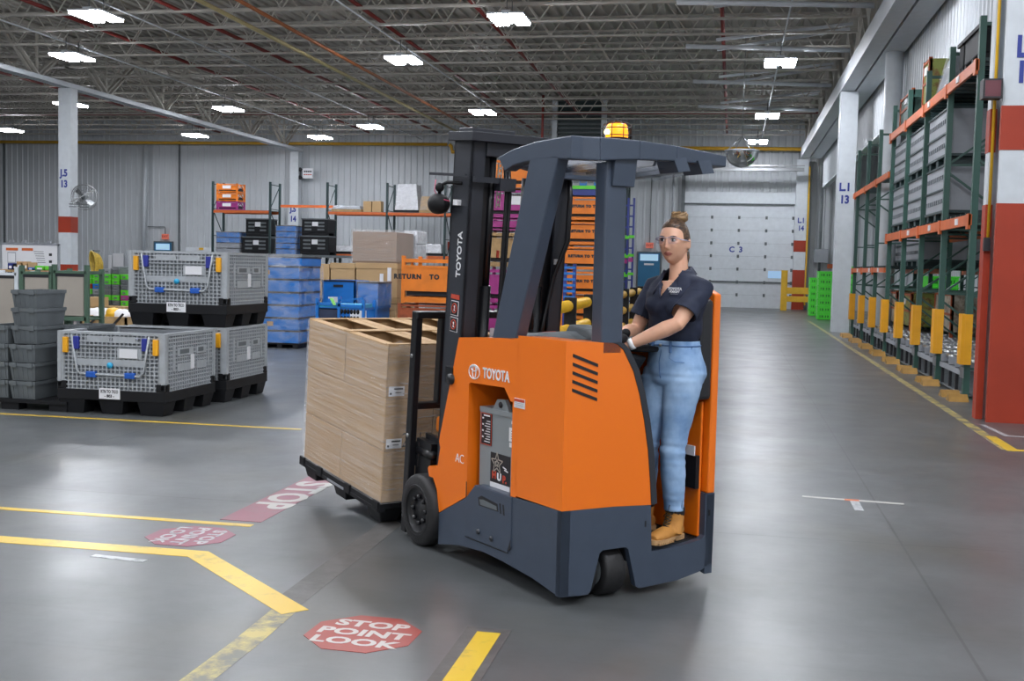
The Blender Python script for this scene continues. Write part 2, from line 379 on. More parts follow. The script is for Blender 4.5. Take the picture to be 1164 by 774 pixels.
for c in [o]:
    c.parent = [k for k in bpy.data.objects if k.get('label', '').endswith('marked J.5 14')][0]; c.location = (0, -.2, 0)
J14 = o.parent
for ch in kids(J14):
    if ch.name.startswith('column_number'): bpy.data.objects.remove(ch)
mb = MB(); digits(mb, 'J.5', .36, (0, -.265, at(335, 238, 52).z), (1, 0, 0)); digits(mb, '14', .36, (0, -.265, at(335, 249, 52).z), (1, 0, 0)); mb.build('column_number', M['inkb'], J14)
cL = column('steel_column', 'white column at the far end of the right racks, marked L.1 13', 2.76, 3.22, 32.8, 33.3, 6.6, 'L.1', '13', 3.82, [], -.03)
cL4 = column('steel_column', 'white column with two red bands beside the overhead door, marked L.1 14', 2.63, 3.13, 52.1, 52.5, 6.6, 'L.1', '14', 3.75, [(0, 1.75), (2.55, 3.05)], .02)
MB().box(.27, .33, -.22, -.1, .2, 6.3).build('yellow_stripe', M['yellow'], cL4)
cK = thing('steel_column', 'narrow white column on the back wall behind the lift truck mast', 'column', (-12.93, 52.3, 0)); MB().box(-.17, .17, -.15, .15, 0, 7.3).build('column_shaft', M['white'], cK)
MB().box(-.19, .19, -.17, .17, 2.3, 2.7).build('red_band', M['redp'], cK)
c2 = thing('steel_column', 'large white and red column at the right edge of the picture', 'column', (3.03, 13.62, 0))
mb = MB(); mb.box(-.2, .26, -.22, -.18, 0, 8.3).box(-.2, .26, .18, .22, 0, 8.3).box(-.02, .08, -.18, .18, 0, 8.3).box(-.26, -.2, .05, .22, 0, 8.3); mb.build('column_shaft', M['white'], c2)
for a, b in ((0, 2.42), (3.0, 3.48)):
    MB().box(-.207, .267, -.227, -.173, a, b).box(-.267, -.193, .043, .227, a, b).box(-.1, .2, -.17, .17, a, b).build('red_band', M['redp'], c2)
lx = at(1155, 60, 13.4).x-3.03; mb = MB()
for s_, py in (('L.1', 54), ('12', 83)): mb.text(s_, .32, frame((lx, -.226, at(1158, py, 13.4).z), (1, 0, 0), (0, 0, 1)), bold=.012, ext=.003, sx=.8, align='LEFT')
mb.build('column_number', M['inkb'], c2)
mb = MB(); mb.tube([(-.235, -.0, 2.05), (-.235, 0, 8.2)], .018, 8); mb.build('yellow_conduit', M['yellow'], c2)
MB().box(-.28, -.21, -.03, .03, 1.9, 2.05).build('conduit_box', M['ink'], c2)
MB().box(-.42, -.22, -.3, -.12, 3.55, 3.76).m(1).box(-.40, -.24, -.305, -.3, 3.57, 3.74).build('indicator_box', [M['ink'], mat('dark_red_lens', '#5c1f2c', .3, var=0)], c2)
rc = MB().cyl((0, 0, 0), (0, 0, 8.2), .2, 20).build('round_column', M['white'], loc=(3.42, 27.2, 0)); tag(rc, 'round white column standing behind the rack uprights', 'column')
# ------------------------------------------------------------------ overhead door and doors on the back wall
d1 = thing('door_1', 'white sectional overhead door marked C 3', 'door', (.22, YB-.02, 0), kind='structure')
W2, H = 2.44, 4.62
secs = 8
mb = MB()
for i in range(secs): mb.box(-W2, W2, -.1, -.04, H*i/secs+.004, H*(i+1)/secs-.004)
mb.m(1).box(-W2, W2, -.06, -.02, 0, H); mb.build('door_panel', [M['white'], M['grey']], d1)
mb = MB()
for x in (-1.2, 0, 1.2, 2.36, -2.36):
    for i in range(1, secs): mb.pz([(x+.05*cos(k*pi/2), -.12+.01*sin(k*pi/2)) for k in range(4)], H*i/secs-.07, H*i/secs+.07)
mb.build('hinge_row', M['dgrey'], d1)
MB().box(-W2, W2, -.14, -.08, H*2/secs-.04, H*2/secs+.04).build('seam_bar', M['dgrey'], d1)
mb = MB(); mb.box(-W2-.16, -W2, -.2, 0, 0, 5.9).box(W2, W2+.1, -.2, 0, 0, 5.9).box(-W2, W2, -.2, -.06, H, H+.05); mb.build('door_track', M['dgrey'], d1)
MB().box(-W2, W2, -.14, -.02, H+.05, H+.55).build('door_header', M['white'], d1)
mb = MB(); mb.text('C  3', .34, frame((-.1, -.105, 2.6), (1, 0, 0), (0, 0, 1)), bold=.012, ext=.004); mb.build('door_marking', M['inkb'], d1)
MB().box(1.35, 1.98, -.125, -.09, 1.36, 1.68).build('vision_panel', mat('pane_blue', '#9fc4e4', .15, var=0, emit='#a8ccee', es=.35), d1)
def mandoor(name, label, px, top, w):
    p = at(px, 300, YB); d = thing(name, label, 'door', (p.x, YB-.03, 0), kind='structure')
    mb = MB(); mb.box(-w/2-.06, w/2+.06, -.12, -.02, 0, top+.06); mb.build('door_frame', M['dgrey'], d)
    MB().box(-w/2, w/2, -.16, -.1, .01, top).build('door_leaf', mat('door_blue', '#12658e', .4, var=.05), d)
    MB().box(-w/2+.08, w/2-.08, -.165, -.155, top-.36, top-.06).build('door_window', mat('pane_pale', '#a9d3ee', .1, var=0, emit='#b8dcf4', es=.4), d)
    MB().box(-.22, .22, -.175, -.16, top-.56, top-.48).build('door_sign', M['label'], d)
    MB().cyl((w/2-.12, -.2, 1.05), (w/2-.12, -.16, 1.05), .03, 10).build('door_handle', M['steel'], d); return p.x
x1 = mandoor('door_2', 'blue steel door with a window strip beside the woman', 738, 2.38, .98)
x2 = mandoor('door_3', 'blue steel door behind the stacked grey containers', 187, 2.40, .9)
def exitsign(x, z, label):
    e = thing('exit_sign', label, 'exit sign', (x, YB-.12, z)); MB().box(-.17, .17, -.05, .05, -.13, .13).build('sign_box', M['pink'], e)
    mb = MB(); mb.text('EXIT', .15, frame((0, -.052, 0), (1, 0, 0), (0, 0, 1)), bold=.004, ext=.002); mb.build('sign_text', M['inkr'], e)
    mb = MB(); mb.tube([(0, 0, .13), (0, 0, .6), (0, 0, 3.2)] if x > -10 else [(0, 0, .13), (0, 0, .42), (-.03, 0, .48), (-.95, 0, .48)], .02, 8); mb.build('conduit', M['dgrey'], e)
exitsign(x1, at(738, 279, YB).z, 'pink glowing exit sign above the blue door beside the woman')
exitsign(x2+.1, at(187, 269, YB).z, 'pink glowing exit sign on a bent conduit above the left blue door')
# sign on the wall over rack
p = at(350, 197, 52.2); s = thing('wall_sign', 'small white sign with dark lettering on an arm by the wall column', 'sign', tuple(p))
MB().box(-.26, .26, -.03, .03, -.24, .24).build('sign_board', M['label'], s)
for k in range(4): MB().box(-.19+k*.1, -.11+k*.1, -.036, -.03, .05, .12).build('dark_print', M['ink'], s); MB().box(-.2+k*.105, -.115+k*.105, -.036, -.03, -.09, -.04).build('red_print', M['inkr'], s)
MB().ball((-.4, 0, .18), .1).ball((-.4, 0, -.2), .1).bar((-.4, 0, .18), (-.26, 0, .18), .04).bar((-.4, 0, -.2), (-.26, 0, -.2), .04).bar((-.4, .02, -.2), (-.4, .02, .2), .04).build('lamp_arm', M['ink'], s)
# ------------------------------------------------------------------ pipes
def pipe(name, pts, r, m, label, cat='pipe', group=None):
    return tag(MB().tube(pts, r, 10).build(name, m), label, cat, group)
M['gas'] = mat('gas_yellow', '#c99a25', .4, var=.1); M['sprk'] = mat('sprinkler_red', '#7a2a24', .5, var=.1); M['copper'] = mat('pipe_rust', '#9b5c34', .5, var=.15)
pipe('gas_pipe', [(-45, 52., 7.28), (-13.2, 52., 7.2)], .075, M['gas'], 'long yellow gas pipe along the top of the left back wall')
pipe('gas_pipe', [(-13.1, 52., 7.2), (-13.0, 52, 7.1), (-12.95, 52., 6.85), (-12.4, 52., 6.85), (-12.3, 52., 7.1), (-11, 51.95, 7.1), (3.95, 51.9, 7.02), (4.15, 51.9, 6.95), (4.2, 51.9, 6.7), (4.2, 51.9, 5.9)], .085, M['gas'], 'yellow gas pipe running above the overhead door and bending down')
pipe('gas_pipe', [(-11.65, 20, 7.25), (-11.65, 51.9, 7.25)], .05, mat('pipe_cream', '#a89c70', .5, var=.1), 'pale yellow pipe crossing under the roof towards the mast')
pipe('gas_pipe', [(-10.85, 20, 7.3), (-10.85, 50, 7.3)], .045, M['copper'], 'rust orange pipe crossing under the roof beside the pale pipe')
for x, n in ((-24.5, 'far left of the fan column'), (-17., 'between fan column and the first joist lights'), (-13.7, 'left of the pale yellow pipe'), (-9., 'right of the rust orange pipe'), (-6.2, 'above the lift truck roof'), (-.45, 'over the open aisle')):
    pipe('sprinkler_pipe', [(x, 21, 7.75), (x, 52, 7.75)], .05, M['sprk'], 'dark red sprinkler pipe threaded through the joists, '+n, group='sprinkler branch pipes')
pipe('sprinkler_pipe', [(-44, 44, 7.55), (8, 44, 7.55)], .06, M['sprk'], 'dark red sprinkler main running across the far roof')
p = at(617, 130, 43.8); pipe('sprinkler_riser', [(p.x, 43.8, 6.0), (p.x, 43.8, 8.2)], .05, M['sprk'], 'short vertical red pipe above the mast')
for x, n in ((-18.05, 'above the second row of lights from the left'), (-14.4, 'above the lights left of the pale pipe'), (-8.85, 'above the lights right of the rust pipe'), (1.05, 'above the lights over the aisle')):
    pipe('light_conduit', [(x, 21, 7.42), (x, 52, 7.42)], .02, M['white'], 'thin white conduit '+n, 'conduit', 'light conduits')
pipe('wall_conduit', [at(166, 160, 52.4), at(163, 285, 52.4)], .09, M['white'], 'white vertical pipe on the left back wall', 'pipe')
pipe('wall_conduit', [(3.75, 52.2, 1.), (3.75, 52.2, 6.4)], .06, M['dgrey'], 'grey vertical conduit beside the overhead door column', 'pipe')
pipe('wall_conduit', [(-2.75, 52.3, 6.), (-2.75, 52.3, 3.9), (-2.75, 52.3, 2.5)], .045, M['grey'], 'grey conduit on the wall left of the overhead door', 'pipe')
tag(MB().box(3.5, 4.1, 52, 52.4, 2.1, 2.7).build('electrical_box', M['grey']), 'grey electrical box on the back wall behind the green crates', 'electrical box')
tag(MB().box(-2.4, 2.9, 51.2, 51.5, 6.02, 6.16).box(-2.4, 2.9, 51.0, 51.06, 6.2, 6.25).build('door_rail', M['steel']), 'horizontal steel rail over the overhead door', 'rail')
# louvred unit
p0, p1 = at(631, 133, 46), at(686, 160, 46)
lv = thing('roof_louver', 'dark louvred vent box hanging from the roof behind the beacon', 'vent', (0, 0, 0))
MB().box(p0.x, p1.x, 46.1, 47.2, p1.z, 8.3).build('vent_box', M['dkgreen'], lv)
mb = MB().box(p0.x-.1, p0.x+.1, 45.9, 46.1, p1.z-.1, 8.3).box(p1.x-.1, p1.x+.1, 45.9, 46.1, p1.z-.1, 8.3).box(p0.x, p1.x, 45.9, 46.1, p1.z-.15, p1.z); mb.build('vent_frame', M['white'], lv)
mb = MB()
for k in range(6): mb.box(p0.x, p1.x, 45.95, 46.1, p1.z+.12+k*.17, p1.z+.18+k*.17)
mb.build('vent_slats', M['dgrey'], lv)
# ------------------------------------------------------------------ high bay lights
M['lens'] = mat('light_lens', '#ffffff', .4, var=0, emit='#f4f7ff', es=LIGHT)
proto = None
def light(x, y, label):
    global proto
    if proto is None:
        l = thing('high_bay_light', label, 'ceiling light', (x, y, 7.0), group='high bay lights under the roof')
        MB().box(-.40, .40, -.53, .53, .05, .09).box(-.1, .1, -.4, .4, .09, .16).build('housing', M['white'], l)
        for sx in (-.235, .235): MB().box(sx-.145, sx+.145, -.5, .5, -.0, .05).build('lens', M['lens'], l)
        MB().cyl((0, -.3, .15), (0, -.3, .5), .01, 6).cyl((0, .3, .15), (0, .3, .5), .01, 6).build('hanger', M['dgrey'], l)
        proto = l
    else: dup(proto, label, (x, y, 7.0))
for x, y, lb in [(-5.02, 25.1, 'bright twin panel ceiling light at the top, above the truck'), (1.03, 30.8, 'bright twin panel ceiling light over the aisle, nearer one at upper right'), (1.0, 41.1, 'bright twin panel ceiling light over the aisle, middle one above the mirror'),
    (.85, 49.2, 'far twin panel ceiling light just under the yellow pipe by the mirror'), (-8.88, 40., 'bright twin panel ceiling light just above the mast top'), (-8.81, 29.8, 'bright twin panel ceiling light left of the rooftop red pipes, above the mast'),
    (-14.32, 24., 'large bright ceiling light at the top left, highest one'), (-17.9, 28.8, 'large bright ceiling light just above the fan column'), (-18.05, 39., 'bright ceiling light halfway between the fan column and the left rack, above the wall'),
    (-17.84, 47.8, 'small far ceiling light right over the wall column behind the left rack'), (-14.35, 44.1, 'small ceiling light close above the yellow pipe, left of the pale pipe end'), (-23.4, 47.2, 'small far ceiling light over the wall left of the rack'),
    (-23.5, 37.7, 'ceiling light partly hidden behind the fan column'), (-31.2, 45.3, 'small ceiling light at the left edge above the yellow pipe')]: light(x, y, lb)
OUTL = [(4.6, 3), (4.6, -4), (1.2, -7), (1.0, 20), (1.0, 10), (-5, 16), (-5, 6), (-9, 20), (-9, 11), (-14, 14), (-18, 19), (-5, -4), (1.5, 1.5), (-10, 2), (-25, 24), (7, 20), (7, 34)]  # unseen fixtures added for light, some at camera right for the truck's rear
for k, (x, y) in enumerate(OUTL): light(x, y, 'twin panel ceiling light over the hall, outside the top of the picture')
# ------------------------------------------------------------------ floor markings (2 mm paint and tape)
M['fy'] = worn('floor_yellow', '#cfae34', '#a08f45', .35, 7, .36, .46, .3); M['fyw'] = worn('floor_yellow_worn', '#b3a25a', '#66665c', .4, 5, .42, .58)
M['fdark'] = worn('floor_dark_strip', '#4d4b4a', '#5c5b59', .5, 9, .4, .6); M['fred'] = worn('floor_red', '#8e3025', '#8f4238', .4, 6, .3, .42)
M['fpink'] = worn('floor_faded_red', '#843f50', '#7a4c58', .35, 6, .35, .5); M['fwhite'] = worn('floor_white', '#b3b1ac', '#a5a29e', .4, 8, .3, .42); M['fwhitew'] = worn('floor_white_worn', '#b0b2b3', '#83868a', .4, 14, .4, .55)
def strip(name, pts, w, m, label, cat='floor marking', z0=.0, z=.002, group=None):
    """mitred flat line through points"""
    pts = [Vector((p[0], p[1])) for p in pts]; L_, R_ = [], []
    for i, p in enumerate(pts):
        d1 = (pts[i]-pts[i-1]).normalized() if i else (pts[1]-pts[0]).normalized()
        d2 = (pts[i+1]-pts[i]).normalized() if i < len(pts)-1 else d1
        t = (d1+d2).normalized(); n = Vector((-t.y, t.x)); k = w/2/max(.3, n.dot(Vector((-d1.y, d1.x))))
        L_.append(p+n*k); R_.append(p-n*k)
    mb = MB()
    for i in range(len(pts)-1): mb.pz([L_[i], L_[i+1], R_[i+1], R_[i]], z0, z)
    return tag(mb.build(name, m), label, cat, group)
strip('floor_line', [(-12, 5.71), (-2.80, 5.71), (-1.91, 4.87)], .135, M['fy'], 'thick yellow floor line with an angled corner at lower left')
strip('floor_line', [(-1.97, 4.93), (-1.95, 4.4), (-1.95, 2.6)], .12, M['fyw'], 'worn yellow floor line running from the corner to the bottom edge', z=.0012)
strip('floor_line', [(-2.0, 4.97), (-2.02, 6.9)], .15, M['fdark'], 'dark scuffed floor strip leading from the yellow corner towards the load', z=.001)
strip('floor_line', [(-12, 6.42), (-2.80, 6.42)], .065, M['fy'], 'thin yellow floor line ending beside the red STOP banner')
strip('floor_line', [(-14, 10.3), (-4.0, 10.3)], .06, M['fy'], 'thin yellow floor line in front of the grey containers')
strip('floor_line', [(-1.0, 4.87), (-1.0, 3.2)], .2, M['fdark'], 'dark border strip under the short yellow line at the bottom', z=.0015)
strip('floor_line', [(-.99, 4.81), (-.99, 3.2)], .105, M['fy'], 'short yellow floor line at the bottom centre', z0=.0016, z=.003)
strip('floor_line', [(2.6, 40), (2.6, 14), (2.58, 11.3)], .1, M['fyw'], 'long worn yellow floor line along the right racks')
strip('floor_line', [(2.62, 12.2), (2.62, 11.28), (6, 11.28)], .11, M['fy'], 'bright yellow floor line turning the corner at the right edge', z0=.0021, z=.003)
strip('tape_mark', [(2.74, 13.15), (2.8, 12.3), (4.4, 12.3)], .05, M['fwhitew'], 'white corner tape on the floor in front of the red column')
strip('tape_mark', [(.55, 8.4), (1.24, 8.33)], .045, M['fwhite'], 'white tape line on the floor right of the truck')
tag(MB().box(.875, .935, 8.0, 8.33, 0, .0021).build('tape_mark', M['fwhitew']), 'short white tape tail below the long white tape line', 'floor marking')
tag(MB().box(.84, .94, 8.33, 8.385, .0022, .003).build('tape_mark', M['rorange']), 'small orange tape patch on the white tape line', 'floor marking')
strip('tape_mark', [(-3.32, 5.53), (-3.0, 5.50)], .05, M['fwhitew'], 'torn white paper strip stuck below the thick yellow line', z0=0)
strip('floor_line', [(-30, 47), (3, 47)], .1, M['fyw'], 'faded yellow floor line far away before the overhead door')
def octagon(x, y, ang, r, red, label, mat2):
    o = thing('floor_sign', label, 'floor sign', (x, y, 0), R(ang))
    MB().pz([(r*cos(R(22.5+45*k)), r*sin(R(22.5+45*k))) for k in range(8)], 0, .002).build('sign_field', red, o)
    mb = MB()
    for k, t in enumerate(('STOP', 'POINT', 'LOOK')): mb.text(t, .112, Matrix.Translation((0, .115-.118*k, .0022)), bold=.004, ext=.0006, spacing=1.02, sx=1.22)
    mb.build('sign_lettering', mat2, o); return o
octagon(-1.515, 4.66, -2, .255, M['fred'], 'red octagon floor sign reading STOP POINT LOOK at the bottom', M['fwhite'])
octagon(-3.03, 6.08, -90, .255, M['fpink'], 'faded red octagon floor sign lying sideways by the yellow lines', M['fwhitew'])
o = thing('floor_banner', 'faded red STOP banner on the floor running under the load', 'floor sign', (-2.92, 7.2, 0), R(-90))
MB().box(-.86, .68, -.135, .135, 0, .002).build('banner_field', M['fpink'], o)
MB().text('STOP', .35, Matrix.Translation((-.17, 0, .0022)), bold=.012, ext=.0006, spacing=1.06, sx=1.08).build('banner_lettering', M['fwhite'], o)
# ------------------------------------------------------------------ folding bulk containers
def bulk_container(label, loc, group, two_clips=True):
    W, D, H = 1.2, 1.15, .83
    c = thing('bulk_container', label, 'plastic container', loc, group=group)
    # base with nine feet
    mb = MB(); mb.box(-W/2, W/2, -D/2, D/2, .14, .25)
    for x in (-W/2+.02, -.13, W/2-.30):
        for y in (-D/2+.01, -.12, D/2-.26):
            w = .28 if x != -.13 else .26
            mb.prism([(x+.02, y+.02, 0), (x+w-.02, y+.02, 0), (x+w-.02, y+.22, 0), (x+.02, y+.22, 0)], [(x-.01, y-.005, .145), (x+w+.01, y-.005, .145), (x+w+.01, y+.25, .145), (x-.01, y+.25, .145)])
    for sx in (-1, 1):
        for sy in (-1, 1): mb.pz([(sx*W/2, sy*D/2), (sx*(W/2-.1), sy*D/2), (sx*(W/2-.1), sy*(D/2-.03)), (sx*(W/2-.03), sy*(D/2-.03)), (sx*(W/2-.03), sy*(D/2-.1)), (sx*W/2, sy*(D/2-.1))], .25, .33)
    mb.build('pallet_base', M['black'], c, bevel=.006)
    def wall(x0, x1, z0, z1, nx, nz, front):
        m_ = MB(); m_.m(1).box(x0, x1, -.004, .02, z0, z1).m(0)
        for i in range(nx+1):
            x = x0+(x1-x0)*i/nx; m_.box(x-.006, x+.006, -.03, 0, z0, z1)
        for i in range(nz+1):
            z = z0+(z1-z0)*i/nz; m_.box(x0, x1, -.028, 0, z-.006, z+.006)
        m_.box(x0, x1, -.032, .02, z1-.015, z1+.012)
        return m_
    Mx = {'f': Matrix.Translation((0, -D/2+.035, 0)), 'b': Matrix.Translation((0, D/2-.035, 0)) @ Matrix.Rotation(pi, 4, 'Z'), 'r': Matrix.Translation((W/2-.035, 0, 0)) @ Matrix.Rotation(pi/2, 4, 'Z'), 'l': Matrix.Translation((-W/2+.035, 0, 0)) @ Matrix.Rotation(-pi/2, 4, 'Z')}
    for k in 'fbrl':
        w = (W if k in 'fb' else D)/2-.075
        mb = wall(-w, w, .25, H, 22 if k in 'fb' else 20, 14, k == 'f')
        if k in 'fb':       # drop door: recessed fields and rails
            mb.m(0).box(-.36, .36, -.033, -.0, .735, .75).m(2).box(-.36, .36, -.036, -.03, .69, .70).m(0)
            mb.box(-.27, -.02, -.031, -.0, .735, .80).box(.02, .27, -.031, 0, .735, .80).box(-.39, .39, -.031, 0, .50, .565).box(.07, .33, -.033, -.0, .575, .685)
        else:
            for (a, b_) in ((.6, .68), (.44, .52)):
                mb.m(0).box(-.30, .05, -.032, 0, a, b_).box(.12, .34, -.032, 0, a, b_)
            mb.box(-.40, -.37, -.036, 0, .45, .72).box(.38, .41, -.036, 0, .45, .72)
            mb.m(2).box(-.25, -.05, -.034, -.03, .62, .665).box(.16, .28, -.034, -.03, .62, .665).m(0)
        mb.bm.transform(Mx[k]); mb.build('side_wall', [M['greyl'], M['bback'], M['dgrey']], c)
    mb = MB()
    for sx in (-1, 1):
        for sy in (-1, 1):
            mb.box(*sorted((sx*W/2, sx*(W/2-.075))), *sorted((sy*(D/2-.005), sy*(D/2-.045))), .27, H+.012)
            mb.box(*sorted((sx*(W/2-.005), sx*(W/2-.045))), *sorted((sy*D/2, sy*(D/2-.075))), .27, H+.012)
    mb.build_each('corner_post', M['greyl'], c)
    y = -D/2-.004
    for sx in (-.5, .5): MB().box(sx-.028, sx+.028, y-.02, y+.02, .62, .78).build('latch', M['yellowp'], c, bevel=.006)
    clips = [-.38, .38] if two_clips else [.38]
    for sx in clips: MB().box(sx-.03, sx+.03, y-.018, y+.02, .66, .79).build('blue_clip', mat('clip_navy', '#26308a', .4, var=0) if 'clipn' not in M else M['clipn'], c, bevel=.005)
    mb = MB(); mb.tube([(-.43, y-.01, .81), (-.37, y-.01, .45), (-.33, y-.01, .41), (.33, y-.01, .40), (.37, y-.01, .45), (.43, y-.01, .81)], .011, 8); db = mb.build('door_bar', M['greyl'], c)
    for sx in (-.21, .22): MB().box(sx-.055, sx+.055, y-.025, y+.02, .375, .435).build('hinge_clip', mat('clip_blue', '#1c56b0', .35, var=0) if 'clipb' not in M else M['clipb'], db, bevel=.008)
    MB().cyl((.0, y-.02, .505), (0, y, .505), .03, 14).build('round_knob', M['cyan'], c)
    MB().box(.1, .30, y-.006, y, .585, .675).build('paper_label', M['label'], c)
    mb = MB().box(-.12, .11, y-.012, y-.002, .16, .27); mb.m(1).text('RTN TO TICO', .045, frame((-.005, y-.0125, .235), (1, 0, 0), (0, 0, 1)), bold=.0015, ext=.0008, sx=.68).text('- 803 -', .04, frame((-.005, y-.0125, .19), (1, 0, 0), (0, 0, 1)), bold=.0015, ext=.0008)
    mb.build('return_label', [M['label'], M['ink']], c)
    mb = MB().box(W/2-.004, W/2+.004, -.02, .06, .45, .6); mb.build('side_label', M['label'], c)
    return c
M['bback'] = mat('container_inner', '#74787d', .55, var=.08); M['clipn'] = mat('clip_navy', '#26308a', .4, var=0); M['clipb'] = mat('clip_blue', '#1c56b0', .35, var=0)
g = 'grey folding bulk containers'
b1 = bulk_container('front grey mesh-walled bulk container on black base, standing alone near the yellow line', (-6.18, 11.2, 0), g)
dup(b1, 'grey bulk container behind the front one, carrying the upper container', (-6.12, 12.5, 0))
dup(b1, 'upper grey bulk container stacked on the rear one', (-6.12, 12.5, .845))
# ------------------------------------------------------------------ grey totes on a black pallet
def tote(label, loc, rz=0):
    w, d, h = .30, .54, .185
    t = thing('storage_tote', label, 'tote', loc, rz, 'grey stackable totes')
    mb = MB(); out = []
    def ring(w, d, z): return [(-w/2, -d/2, z), (w/2, -d/2, z), (w/2, d/2, z), (-w/2, d/2, z)]
    bot, top = ring(w*.86, d*.88, 0), ring(w*.96, d*.97, h-.03)
    bi, ti = ring(w*.82, d*.84, .01), ring(w*.92, d*.93, h-.03)
    V = [[mb.bm.verts.new(v) for v in r] for r in (bot, top, ti, bi)]
    for a, b in zip(V, V[1:]):
        for i in range(4): mb.bm.faces.new((a[i], a[(i+1) % 4], b[(i+1) % 4], b[i]))
    mb.bm.faces.new(V[0][::-1]); mb.bm.faces.new(V[3])
    for i in range(5):
        x = -w*.36+i*w*.18; mb.bar((x, -d*.445, .015), (x, -d*.487, h-.03), .006); mb.bar((x, d*.445, .015), (x, d*.487, h-.03), .006)
    mb.build('tote_body', M['dgrey'], t)
    mb = MB()
    for a, b in (((-w/2, -d/2), (w/2, -d/2+.012)), ((-w/2, d/2-.012), (w/2, d/2)), ((-w/2, -d/2), (-w/2+.012, d/2)), ((w/2-.012, -d/2), (w/2, d/2))): mb.box(a[0], b[0], a[1], b[1], h-.035, h)
    for sx in (-1, 1): mb.box(sx*w*.3-.03, sx*w*.3+.03, -d/2-.012, -d/2+.01, h-.045, h+.004)
    mb.build('tote_rim', M['dgrey'], t)
    return t
tp = thing('plastic_pallet', 'black plastic pallet under the stacked grey totes', 'pallet', (at(10, 460, 10.62).x-.0, 11.15, 0))
MB().box(-.7, .66, -.53, .53, .075, .11).build('pallet_deck', M['black'], tp)
for x in (-.6, 0, .55):
    for y in (-.44, .44): MB().box(x-.1, x+.1, y-.07, y+.07, 0, .076).build('pallet_foot', M['black'], tp)
P0 = None
spec = []
tx = at(10, 460, 10.62).x+.145
for k, w in enumerate(('bottom', 'second', 'third')): spec.append((tx, 10.90, .112+k*.19, 'grey tote in the main front column of the pallet, %s from below' % w))
for k, w in enumerate(('lowest', 'middle', 'top')): spec.append((tx-.015, 10.96, .682+k*.187, 'grey tote in the raised upper part of the main column, %s one' % w))
for k, w in enumerate(('bottom', 'second', 'third', 'top')): spec.append((tx-.33, 10.93, .112+k*.19, 'grey tote at the left picture edge, %s in its column' % w))
for k, w in enumerate(('bottom', 'second', 'third')): spec.append((tx+.33, 11.36, .112+k*.19, 'grey tote in the column hidden behind the front container, %s one' % w))
spec.append((tx+.33, 11.36, .682, 'grey tote showing its rim above the front container, beside the main column'))
for x, y, z, lb in spec:
    if P0 is None: P0 = tote(lb, (x, y, z))
    else: dup(P0, lb, (x, y, z))
# ------------------------------------------------------------------ tan panel carts
def panel_cart(px0, px1, Y, y0, y1, frame_m, label, group):
    a, b = at(px0, y0, Y), at(px1, y1, Y); w = b.x-a.x; zt, zb = a.z, b.z
    c = thing('panel_cart', label, 'cart', ((a.x+b.x)/2, Y, 0), group=group)
    mb = MB()
    for sx in (-1, 1):
        for y in (0, .4): mb.box(sx*w/2-.03, sx*w/2+.03, y-.03, y+.03, .1, zt+(.06 if y == 0 else 0))
    mb.box(-w/2, w/2, -.03, .03, zt-.07, zt-.03).box(-w/2, w/2, -.03, .03, zb-.04, zb+.02).box(-w/2, w/2, .37, .43, zb-.04, zb+.02).box(-w/2-.02, -w/2+.02, 0, .4, zt-.08, zt-.03).box(w/2-.02, w/2+.02, 0, .4, zt-.08, zt-.03)
    mb.box(-w/2, w/2, 0, .4, zb-.03, zb)
    mb.build('cart_frame', frame_m, c)
    MB().box(-w/2+.05, w/2-.05, -.015, .01, zb+.03, zt-.11).build('front_panel', M['tan'], c, bevel=.01)
    MB().box(-w/2+.03, w/2-.03, -.02, .0, zt-.115, zt-.07).build('dark_rail', M['ink'], c)
    for sx in (-1, 1):
        for y in (0, .4): MB().cyl((sx*w/2-.02, y, .06), (sx*w/2+.02, y, .06), .06, 12).build('caster', M['rubber'], c)
    return c
M['cartg'] = mat('cart_green', '#46604f', .5, var=.15)
panel_cart(62, 99, 15.5, 305, 362, M['cartg'], 'green framed cart with a tan front panel, right one of three', 'tan panel carts')
panel_cart(25, 59, 15.5, 306, 380, M['cartg'], 'green framed cart with a tan front panel, middle one behind the totes', 'tan panel carts')
panel_cart(-16, 20, 15.5, 307, 382, M['white'], 'white framed cart with a tan front panel at the left edge', 'tan panel carts')
def small(name, label, cat, px0, py0, px1, py1, Y, d, m, group=None, bev=.01, y0=0):
    a, b = at(px0, py0, Y), at(px1, py1, Y)
    o = MB().box(a.x, b.x, Y, Y+d, b.z, a.z).build(name, m, bevel=bev); return tag(o, label, cat, group)
sh = thing('parts_shelf', 'low grey shelf behind the tan carts holding small coloured parts', 'shelf', (0, 0, 0))
zz = at(30, 307, 19).z; xa, xb = at(-20, 300, 19).x, at(66, 300, 19).x
MB().box(xa, xb, 19, 19.8, zz-.04, zz).build('shelf_board', M['wood'], sh); mb = MB()
for x in (xa+.05, xb-.05):
    for y in (19.05, 19.75): mb.box(x-.03, x+.03, y-.03, y+.03, 0, zz-.04)
mb.build_each('shelf_leg', M['dgrey'], sh)
